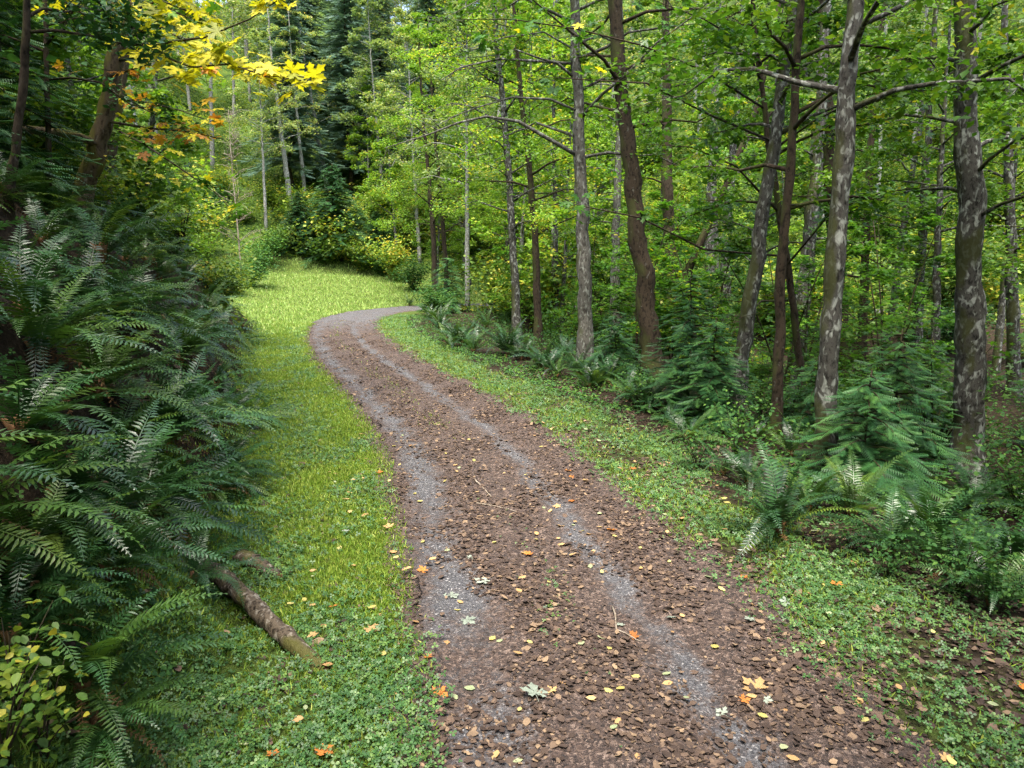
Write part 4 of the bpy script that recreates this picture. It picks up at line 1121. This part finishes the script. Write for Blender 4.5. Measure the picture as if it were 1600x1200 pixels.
# big leaves on its boughs, each its own object
def leaf_single(tmpl, mat, name):
    V, Fm = tmpl
    st = np.array([[-0.012, -0.45, 0.03], [0.012, -0.45, 0.03], [0.012, 0.14, 0], [-0.012, 0.14, 0]])
    b = len(V)
    return mesh_from(name, np.vstack([V, st]), np.vstack([Fm, [[b, b + 1, b + 2], [b, b + 2, b + 3]]]), mat, np.full(len(V) + 4, R.random()))
LY = [leaf_single(MAPLE_HI, M_Y, 'leaf') for _ in range(4)]
LO_ = [leaf_single(MAPLE_HI, M_O, 'leaf') for _ in range(2)]
LG = [leaf_single(MAPLE_HI, MG, 'leaf') for _ in range(4)]
from mathutils import Matrix
def hang_leaves(parent, base, pts, n, meshes, size, spread, twig_bark, alt=None, alt_p=0.0):
    """a bough (own part) with twigs and separate leaves; pts in world space"""
    bl = Build()
    P = np.array(pts) - base
    bl.tube(P, np.linspace(0.028, 0.006, len(P)), 6, 0.06)
    L_ = np.concatenate([[0], np.cumsum(np.linalg.norm(np.diff(P, axis=0), axis=1))])
    spots = []
    nt = max(4, n // 6)
    for j in range(nt):
        t = L_[-1] * (0.2 + 0.8 * (j + R.random()) / nt)
        q = np.array([np.interp(t, L_, P[:, k]) for k in range(3)])
        e_ = q + R.normal(size=3) * np.array([1, 0.8, 0.35]) * spread
        bl.tube(np.stack([q, (q + e_) / 2 + [0, 0, 0.05], e_]), [0.007, 0.005, 0.003], 4)
        for i in range(n // nt):
            w = 0.35 + 0.7 * R.random()
            spots.append(q + (e_ - q) * w + R.normal(size=3) * 0.10)
    br = obj('bough', bl.mesh('bough', twig_bark), parent)
    for c in spots:
        ms = alt if alt and R.random() < alt_p else meshes
        nv = np.array([[R.normal() * 0.5, -0.25 + R.normal() * 0.5, 0.9]])
        yw = np.array([[R.normal(), R.normal() * 0.8 - 0.4, -0.7]])
        Mx = frames(nv, yaw=yw)[0]
        o = obj('leaf', ms[R.integers(len(ms))], br)
        sc = size * R.uniform(0.7, 1.25)
        M4 = Matrix(((*[float(v) for v in Mx[0] * sc], float(c[0])), (*[float(v) for v in Mx[1] * sc], float(c[1])), (*[float(v) for v in Mx[2] * sc], float(c[2])), (0, 0, 0, 1)))
        o.matrix_local = M4
YQ = bq[1]
def path(pl, Y0, Y1): return [at_y(x, y, Y0 + (Y1 - Y0) * i / (len(pl) - 1)) for i, (x, y) in enumerate(pl)]
hang_leaves(e, bq, path([(190, 70), (250, 68), (320, 58), (390, 30), (450, -10)], YQ, YQ - 3), 40, LY, 0.20, 0.3, BD)
hang_leaves(e, bq, path([(185, 95), (240, 82), (300, 105), (360, 100), (440, 128)], YQ, YQ - 4), 110, LY, 0.21, 0.33, BD, LO_, 0.04)
hang_leaves(e, bq, path([(190, 40), (230, 25), (262, 15), (300, 30)], YQ, YQ - 3.5), 60, LY, 0.19, 0.36, BD, LG, 0.2)
hang_leaves(e, bq, path([(170, 190), (230, 200), (290, 205), (350, 218)], YQ, YQ - 2), 44, LY, 0.16, 0.3, BD, LO_, 0.55)
hang_leaves(e, bq, path([(170, 120), (200, 110), (235, 100)], YQ, YQ - 2), 16, LO_, 0.13, 0.3, BD)
hang_leaves(e, bq, path([(175, 20), (120, 10), (60, -10)], YQ, YQ - 3), 30, LG, 0.13, 0.4, BD, LY, 0.5)
for pl, n_, ms, al, ap in [([(195, 60), (250, 40), (320, 85), (385, 112), (450, 122)], 70, LY, LG, 0.1), ([(198, 20), (250, 0), (300, 20), (345, 48)], 50, LY, LG, 0.15),
                           ([(176, 200), (225, 225), (280, 262), (335, 300), (365, 330)], 50, LG, LY, 0.4), ([(180, 150), (230, 160), (280, 172), (330, 190)], 30, LY, LO_, 0.3)]:
    hang_leaves(e2, b2, path(pl, b2[1], b2[1] - 3.2), n_, ms, 0.19, 0.34, BD, al, ap)
# the horizontal mossy limb
bl = Build()
P = np.array(path([(160, 228), (120, 212), (60, 204), (0, 197), (-60, 190)], YQ, YQ - 1.5)) - bq
bl.tube(P, [0.085, 0.075, 0.07, 0.06, 0.05], 8, 0.12)
for j in range(30):
    k = R.uniform(0, 3.9); q = P[int(k)] + (P[int(k) + 1] - P[int(k)]) * (k % 1)
    bl.tube(np.stack([q, q + [R.normal() * 0.05, R.normal() * 0.05, -R.uniform(0.05, 0.16)]]), [0.02, 0.004], 4, 0.2)
obj('mossy_limb', bl.mesh('mossy_limb', M['bark_moss']), e)
# dark conifers and stems on the bank
for px, py, wy, w, lb in [(78, 330, (70, 0), 9, 'thin dark conifer stem on the bank left of the leaning maple'), (12, 330, (35, 150), 14, 'dark leaning stem at the top of the bank')]:
    hero_tree('bank_tree', lb, px, py, [wy], w, 5, BD, M['needle'], 0.10, 2.0, 20, 2.0, 10, group='trees on the fern bank')
for (px, py, sc, lb) in [(60, 300, 0.6, 'young hemlock with fine dark boughs behind the leaning maple'), (225, 330, 0.6, 'small hemlock beside the mossy maple stems'), (-40, 280, 0.6, 'dark hemlock at the top of the fern bank')]:
    p = hit(px, py)
    put(CON_NEAR[0], p, R.uniform(0, 6), sc, lb, 'hemlock_tree', 'conifer', 'trees on the fern bank')
# maples and broadleaf trees standing on the bank further along
for i, (s_, l_, k) in enumerate([(S_AT(19), -9.5, 2), (S_AT(24), -8.5, 3), (S_AT(29), -8.0, 3), (S_AT(33), -10, 2), (S_AT(15), -13, 2), (S_AT(21), -15, 2), (S_AT(9), -13, 2), (S_AT(28), -15, 3), (S_AT(5), -10, 2), (S_AT(36), -15, 3), (S_AT(16), -7.4, 3), (S_AT(20), -6.6, 3), (S_AT(25), -6.2, 3)]):
    x, y = road_pt(s_, l_)
    put(FAR[k], (x, y, height(x, y) - 0.1), R.uniform(0, 6), R.uniform(0.65, 0.95), 'broadleaf tree with bright yellow-green leaves above the fern bank', 'bank_tree', 'tree', 'broadleaf trees above the fern bank')

# ---- green maple boughs hanging among the right-hand trunks
tgt = [o for o in COL.objects if o.get('label', '').startswith('thin brown mossy alder')][0]
em, bm, Tm = hero_tree('maple_tree', 'slim maple spreading big green leaves in front of the alders', 1262, 665, [(1240, 480), (1205, 250), (1180, 60)], 13, 6, BD, MG, 0.13, 4.6, 14, 3.0, 8, tmpl=MAPLE_LO, group=GA)
YM = bm[1]
for pl, n_, dy in [([(1195, 170), (1100, 110), (1000, 70), (900, 45), (800, 30), (720, 30)], 60, -3), ([(1205, 220), (1110, 180), (1010, 130), (920, 125), (850, 120)], 42, -3.5),
                   ([(1215, 330), (1150, 260), (1080, 230), (1010, 225)], 24, -2), ([(1222, 400), (1100, 390), (1000, 340), (900, 320), (840, 320)], 32, -3),
                   ([(1200, 240), (1270, 190), (1350, 150), (1440, 130)], 34, -2.5), ([(1225, 420), (1300, 330), (1380, 300), (1470, 290)], 26, -2), ([(1190, 100), (1150, 60), (1100, 30), (1020, 0)], 30, -3),
                   ([(1228, 470), (1190, 470), (1170, 490), (1150, 500)], 12, -2)]:
    hang_leaves(em, bm, path(pl, YM, YM + dy), n_, LG, 0.165, 0.45, BD, LY, 0.06)

ed = [o for o in COL.objects if o.get('label', '').startswith('dark slender maple')][0]
bd = np.array(ed.location)
for pl, n_, dy in [([(1366, 190), (1440, 150), (1520, 130), (1600, 120)], 40, -3), ([(1354, 330), (1430, 352), (1510, 380), (1600, 400)], 36, -3), ([(1372, 100), (1300, 60), (1220, 40), (1120, 50)], 40, -3.5),
                   ([(1352, 400), (1420, 440), (1490, 455), (1580, 480)], 30, -2.5), ([(1378, 30), (1440, 10), (1530, 20), (1620, 30)], 36, -3)]:
    hang_leaves(ed, bd, path(pl, bd[1], bd[1] + dy), n_, LG, 0.16, 0.45, BD, LY, 0.05)
# ---- understory vine maples, layered leaves in the wood
def vine_maple():
    bl = Build(); lp = []
    for q in range(3):
        az = R.uniform(0, 6.28); ln = R.uniform(1.0, 2.4); Ht = R.uniform(3.5, 6.5)
        t = np.linspace(0, 1, 9)[:, None]
        T = np.concatenate([math.cos(az) * ln * t ** 1.6, math.sin(az) * ln * t ** 1.6, Ht * (1.15 * t - 0.15 * t ** 2) - 0.1], 1)
        bl.tube(T, np.linspace(0.035, 0.008, 9), 6, 0.05)
        lp.append(grow(bl, T, np.linspace(0.035, 0.008, 9), 1.0, 10, 1.9, 0.12, 7, 5, arch=0.15, limb_r=0.014))
    return bl.mesh('trunk', BD), leaves_mesh('crown', MAPLE_LO, np.vstack(lp), 0.11, MG, 1.0, 0.3)
VINE = [vine_maple() for _ in range(6)]
for i in range(22):
    s_ = R.uniform(S_AT(13), S_AT(44)); l_ = R.uniform(9.5, 19)
    x, y = road_pt(s_, l_)
    put(VINE[i % 6], (x, y, height(x, y)), R.uniform(0, 6), R.uniform(0.85, 1.15), 'multi-stemmed vine maple with layered leaves ' + where(x, y), 'vine_maple', 'tree', 'vine maples in the wood')

# ------------------------------------------------------------------ bare sapling in the clearing
p = hit(378, 440)
Ys = p[1]
e_ = empty('bare_sapling', p, 0, label='slim leafless pale sapling with fine grey twigs beside the meadow', cat='sapling')
bl = Build()
Hs = at_y(372, 170, Ys)[2] - p[2]
T = np.stack([np.linspace(0, -0.2, 12) + R.normal(size=12) * 0.02, np.zeros(12), np.linspace(-0.1, Hs, 12)], 1)
bl.tube(T, np.linspace(0.07, 0.01, 12), 7)
for i in range(38):
    h = Hs * R.uniform(0.2, 0.98); az = R.uniform(0, 6.28); ln = 1.9 * (1.1 - h / Hs)
    q = np.array([0, 0, h]); dv = np.array([math.cos(az), math.sin(az), 0.55])
    e2_ = q + dv * ln
    bl.tube(np.stack([q, q + dv * ln * 0.5 + [0, 0, 0.1], e2_]), [0.03, 0.02, 0.010], 4)
    for j in range(6):
        w = R.uniform(0.3, 1); a_ = q + dv * ln * w
        bl.tube(np.stack([a_, a_ + R.normal(size=3) * 0.3 + [0, 0, 0.15]]), [0.013, 0.006], 3)
obj('trunk', bl.mesh('trunk', M['twig']), e_)

# ------------------------------------------------------------------ logs, sticks
def log(pa, pb, r, label, name='fallen_log'):
    base = (pa + pb) / 2
    e_ = empty(name, base - [0, 0, r * 0.7], 0, label=label, cat='log')
    o_ = base - [0, 0, r * 0.7]
    t = np.linspace(0, 1, 26)[:, None]
    P = pa + (pb - pa) * t + np.array([0, 0, 1]) * 0.03 * np.sin(t * 5) + R.normal(size=(26, 3)) * 0.006 - o_
    rr = r * (1.1 - 0.25 * t[:, 0]) * (1 + 0.05 * R.normal(size=26))
    bl = Build(); bl.add(*tube(P, rr, 18, 0.075, cap=False)[:2], np.zeros((0, 3), int))
    obj('bark', bl.mesh('bark', M['bark_log']), e_)
    b2 = Build()
    ax = unit(pb - pa)
    b2.tube(np.stack([P[-2], P[-1] - ax * 0.01, P[-1] + ax * 0.035]), [rr[-1] * 0.9, rr[-1] * 0.88, rr[-1] * 0.45], 12, 0.13)
    obj('broken_end', b2.mesh('broken_end', M['wood']), e_)
    return e_
a, b = hit(322, 893), hit(505, 1047)
log(a + [0, 0, 0.05], b + [0, 0, 0.015], 0.08, 'mossy fallen log with a broken end lying out onto the clover')
a, b = hit(374, 876), hit(441, 903)
log(a + [0, 0, 0.03], b + [0, 0, 0.0], 0.08, 'short dark red-brown rotten log above the mossy one')
def rz_(x, y):
    d, s = lat_s(x, y)
    l = d[0]
    if EDGE_L - 0.1 < l < EDGE_R + 0.1:
        return float(0.012 + 0.012 * n_small(x * 1.3, y * 1.3) + 0.012 * n_small(x * 3.1, y * 3.1) - 0.03 * math.exp(-((abs(l) - 0.8) / 0.22) ** 2))
    return height(x, y)
def stick(pl, r, label):
    P = np.array([flat(*q) for q in pl])
    P = np.array([[x, y, rz_(x, y) + r * 1.2] for x, y in P])
    bl = Build()
    t = np.linspace(0, len(P) - 1, 10)
    Q = np.stack([np.interp(t, np.arange(len(P)), P[:, k]) for k in range(3)], 1) + R.normal(size=(10, 3)) * [0.006, 0.006, 0.001]
    bl.tube(Q - Q[0], np.linspace(r, r * 0.5, 10), 6, 0.1)
    obj('stick', bl.mesh('stick', M['twig']), None, Q[0], label=label, cat='stick')
stick([(742, 752), (768, 780)], 0.012, 'straight pale stick lying on leaf litter between the wheel tracks')
stick([(745, 788), (775, 792), (808, 803)], 0.010, 'dark thin stick lying across the left wheel track')
stick([(958, 952), (965, 985), (985, 1000), (1000, 1003)], 0.009, 'curved pale forked twig beside the right wheel track')
stick([(1420, 918), (1480, 914), (1540, 918), (1595, 925)], 0.009, 'long bare cane lying across the clover by the berry plant')
stick([(600, 470 + 470), (612, 960)], 0.006, 'short twig in the grass verge')
stick([(1130, 800), (1180, 815)], 0.008, 'brown twig on the litter under the large fern')

# ------------------------------------------------------------------ fallen leaves, one by one
def flat_leaf(tmpl, mat, stem=True, curl=0.0):
    V, Fm = tmpl
    V = V.copy()
    V[:, 2] = V[:, 2] * 0.3 + curl * (V[:, 0] ** 2 + (V[:, 1] - 0.5) ** 2) + 0.02 * R.normal(size=len(V))
    V[:, 2] -= V[:, 2].min()
    if stem:
        b = len(V)
        V = np.vstack([V, [[-0.014, -0.45, 0.02], [0.014, -0.45, 0.02], [0.014, 0.14, 0.03], [-0.014, 0.14, 0.03]]])
        Fm = np.vstack([Fm, [[b, b + 1, b + 2], [b, b + 2, b + 3]]])
    return mesh_from('fallen_leaf', V, Fm, mat, np.full(len(V), R.random()))
kinds = {
 'pale': ([flat_leaf(MAPLE_HI, M['leaf_pale'], True, 0.12) for _ in range(2)]),
 'tanmaple': ([flat_leaf(MAPLE_HI, M['leaf_tan'], True, 0.25) for _ in range(2)]),
 'orange': ([flat_leaf(MAPLE_HI, M['leaf_orange'], True, 0.3) for _ in range(2)]),
 'yellow': ([flat_leaf(LEAF6, M['leaf_yellow'], False, 0.25) for _ in range(3)]),
 'green': ([flat_leaf(LEAF6, M['leaf_green'], False, 0.15) for _ in range(3)]),
 'tan': ([flat_leaf(LEAF6, M['leaf_tan'], False, 0.45) for _ in range(4)]),
}
GL = 'single leaves fallen on the road and verges'
def drop(kind, x, y, size, label, rz=None):
    o = obj('fallen_leaf', kinds[kind][R.integers(len(kinds[kind]))], None, (x, y, rz_(x, y) + 0.012 + (0.03 if lat_s(x, y)[0][0] < EDGE_L or lat_s(x, y)[0][0] > EDGE_R else 0)),
            (R.normal() * 0.15, R.normal() * 0.15, R.uniform(0, 6.28) if rz is None else rz), size, label=label, cat='leaf', group=GL)
for kind, px, py, sz, lb, rz in [
  ('pale', 838, 1098, 0.155, 'largest pale silvery maple leaf lying underside up with its stem', 0.2),
  ('pale', 760, 912, 0.13, 'pale silvery maple leaf on the dark left wheel track', 1.2),
  ('pale', 698, 929, 0.085, 'small whitish maple leaf next to the grass edge', 2.2),
  ('pale', 727, 966, 0.11, 'faded curled maple leaf below a yellow one', 4.0),
  ('pale', 732, 872, 0.07, 'small grey-blue maple leaf on the left wheel track', 5.0),
  ('pale', 1132, 1115, 0.08, 'pale crumpled maple leaf on the red-brown soil', 0.5),
  ('pale', 1175, 975, 0.08, 'grey withered maple leaf in the brown litter', 0.5),
  ('tanmaple', 1188, 1082, 0.15, 'large tan maple leaf with stem on brown litter', 0.6),
  ('orange', 960, 832, 0.10, 'bright orange maple leaf on the right wheel track edge', 1.0),
  ('orange', 665, 890, 0.09, 'bright orange leaf at the left road edge', 2.0),
  ('orange', 686, 1078, 0.12, 'orange-brown crumpled maple leaf at the clover edge', 3.0),
  ('orange', 1162, 907, 0.08, 'reddish maple leaf at the right litter edge', 2.5),
  ('orange', 1310, 922, 0.09, 'dark red-brown maple leaf in the right verge', 0.3),
  ('tanmaple', 608, 830, 0.09, 'tan maple leaf lying on the bright grass', 0.3),
  ('tanmaple', 632, 900, 0.09, 'pale orange leaf on the grass beside the road edge', 4.3),
  ('tanmaple', 575, 990, 0.11, 'brown crumpled maple leaf where grass meets clover', 4.3),
  ('orange', 500, 1180, 0.10, 'rust-coloured maple leaf in the clover', 4.3),
  ('green', 743, 1072, 0.09, 'pale green oval leaf on the dark gravel', 1.5),
  ('yellow', 720, 952, 0.07, 'golden leaf above the faded curled maple leaf', 1.5),
  ('yellow', 1000, 1065, 0.07, 'bright yellow oval leaf near the small weeds', 1.1)]:
    x, y = flat(px, py)
    drop(kind, x, y, sz, lb, rz)
gen = {'tan': 'tan curled oval leaf lying among darker litter', 'yellow': 'yellowish oval leaf lying on the brown litter', 'green': 'light green oval leaf fallen on the ground', 'orange': 'small orange maple leaf lying on the ground', 'tanmaple': 'small tan maple leaf lying on the ground', 'pale': 'small pale maple leaf lying on the ground'}
for i in range(270):
    s_ = sample_s(1, S0, S_AT(13), 3)[0]
    l_ = R.uniform(-2.4, 3.4)
    x, y = road_pt(s_, l_)
    kd = R.choice(['tan', 'yellow', 'green', 'orange', 'tanmaple', 'pale'], p=[0.38, 0.27, 0.17, 0.07, 0.06, 0.05])
    drop(kd, x, y, R.uniform(0.05, 0.095), gen[kd])

# yellow-green leafy plant at the bottom left
SHY = shrub(0.6, 0.35, 120, LEAF6, 0.06, M['shrub'], stems=6)
for px, py, sc in [(25, 1130, 1.0), (70, 1185, 0.9), (10, 1200, 1.0)]:
    put(SHY, hit(px, py), R.uniform(0, 6), sc, 'yellow-green leafy plant at the foot of the fern bank', 'leafy_plant', 'plant', 'yellow-green plants at the bank foot', SP_)
# trailing bramble leaves on the bank soil, one mass
n = 15000
s_ = sample_s(n, S_AT(3), S_AT(30), 5); l_ = EDGE_L - 2.0 - R.random(n) ** 1.0 * 5.5 + 0.3
x, y = road_pt(s_, l_)
k = (n_mid(x * 1.7, y * 1.7) + R.normal(size=n) * 0.3 > -0.2)
P = np.stack([x[k], y[k], height(x[k], y[k]) + np.abs(R.normal(size=k.sum())) * 0.08 + 0.02], 1)
V, Fq, r = scatter(*TREFOIL, P, frames(np.stack([np.full(len(P), 0.5), np.full(len(P), -0.3), np.ones(len(P))], 1) + R.normal(size=(len(P), 3)) * 0.4), 0.055 * R.uniform(0.5, 1.3, len(P)))
obj('bank_bramble', mesh_from('bank_bramble', V, Fq, M['shrub_dark'], r), kind='stuff', label='trailing bramble leaves covering the steep bank soil', cat='bramble')
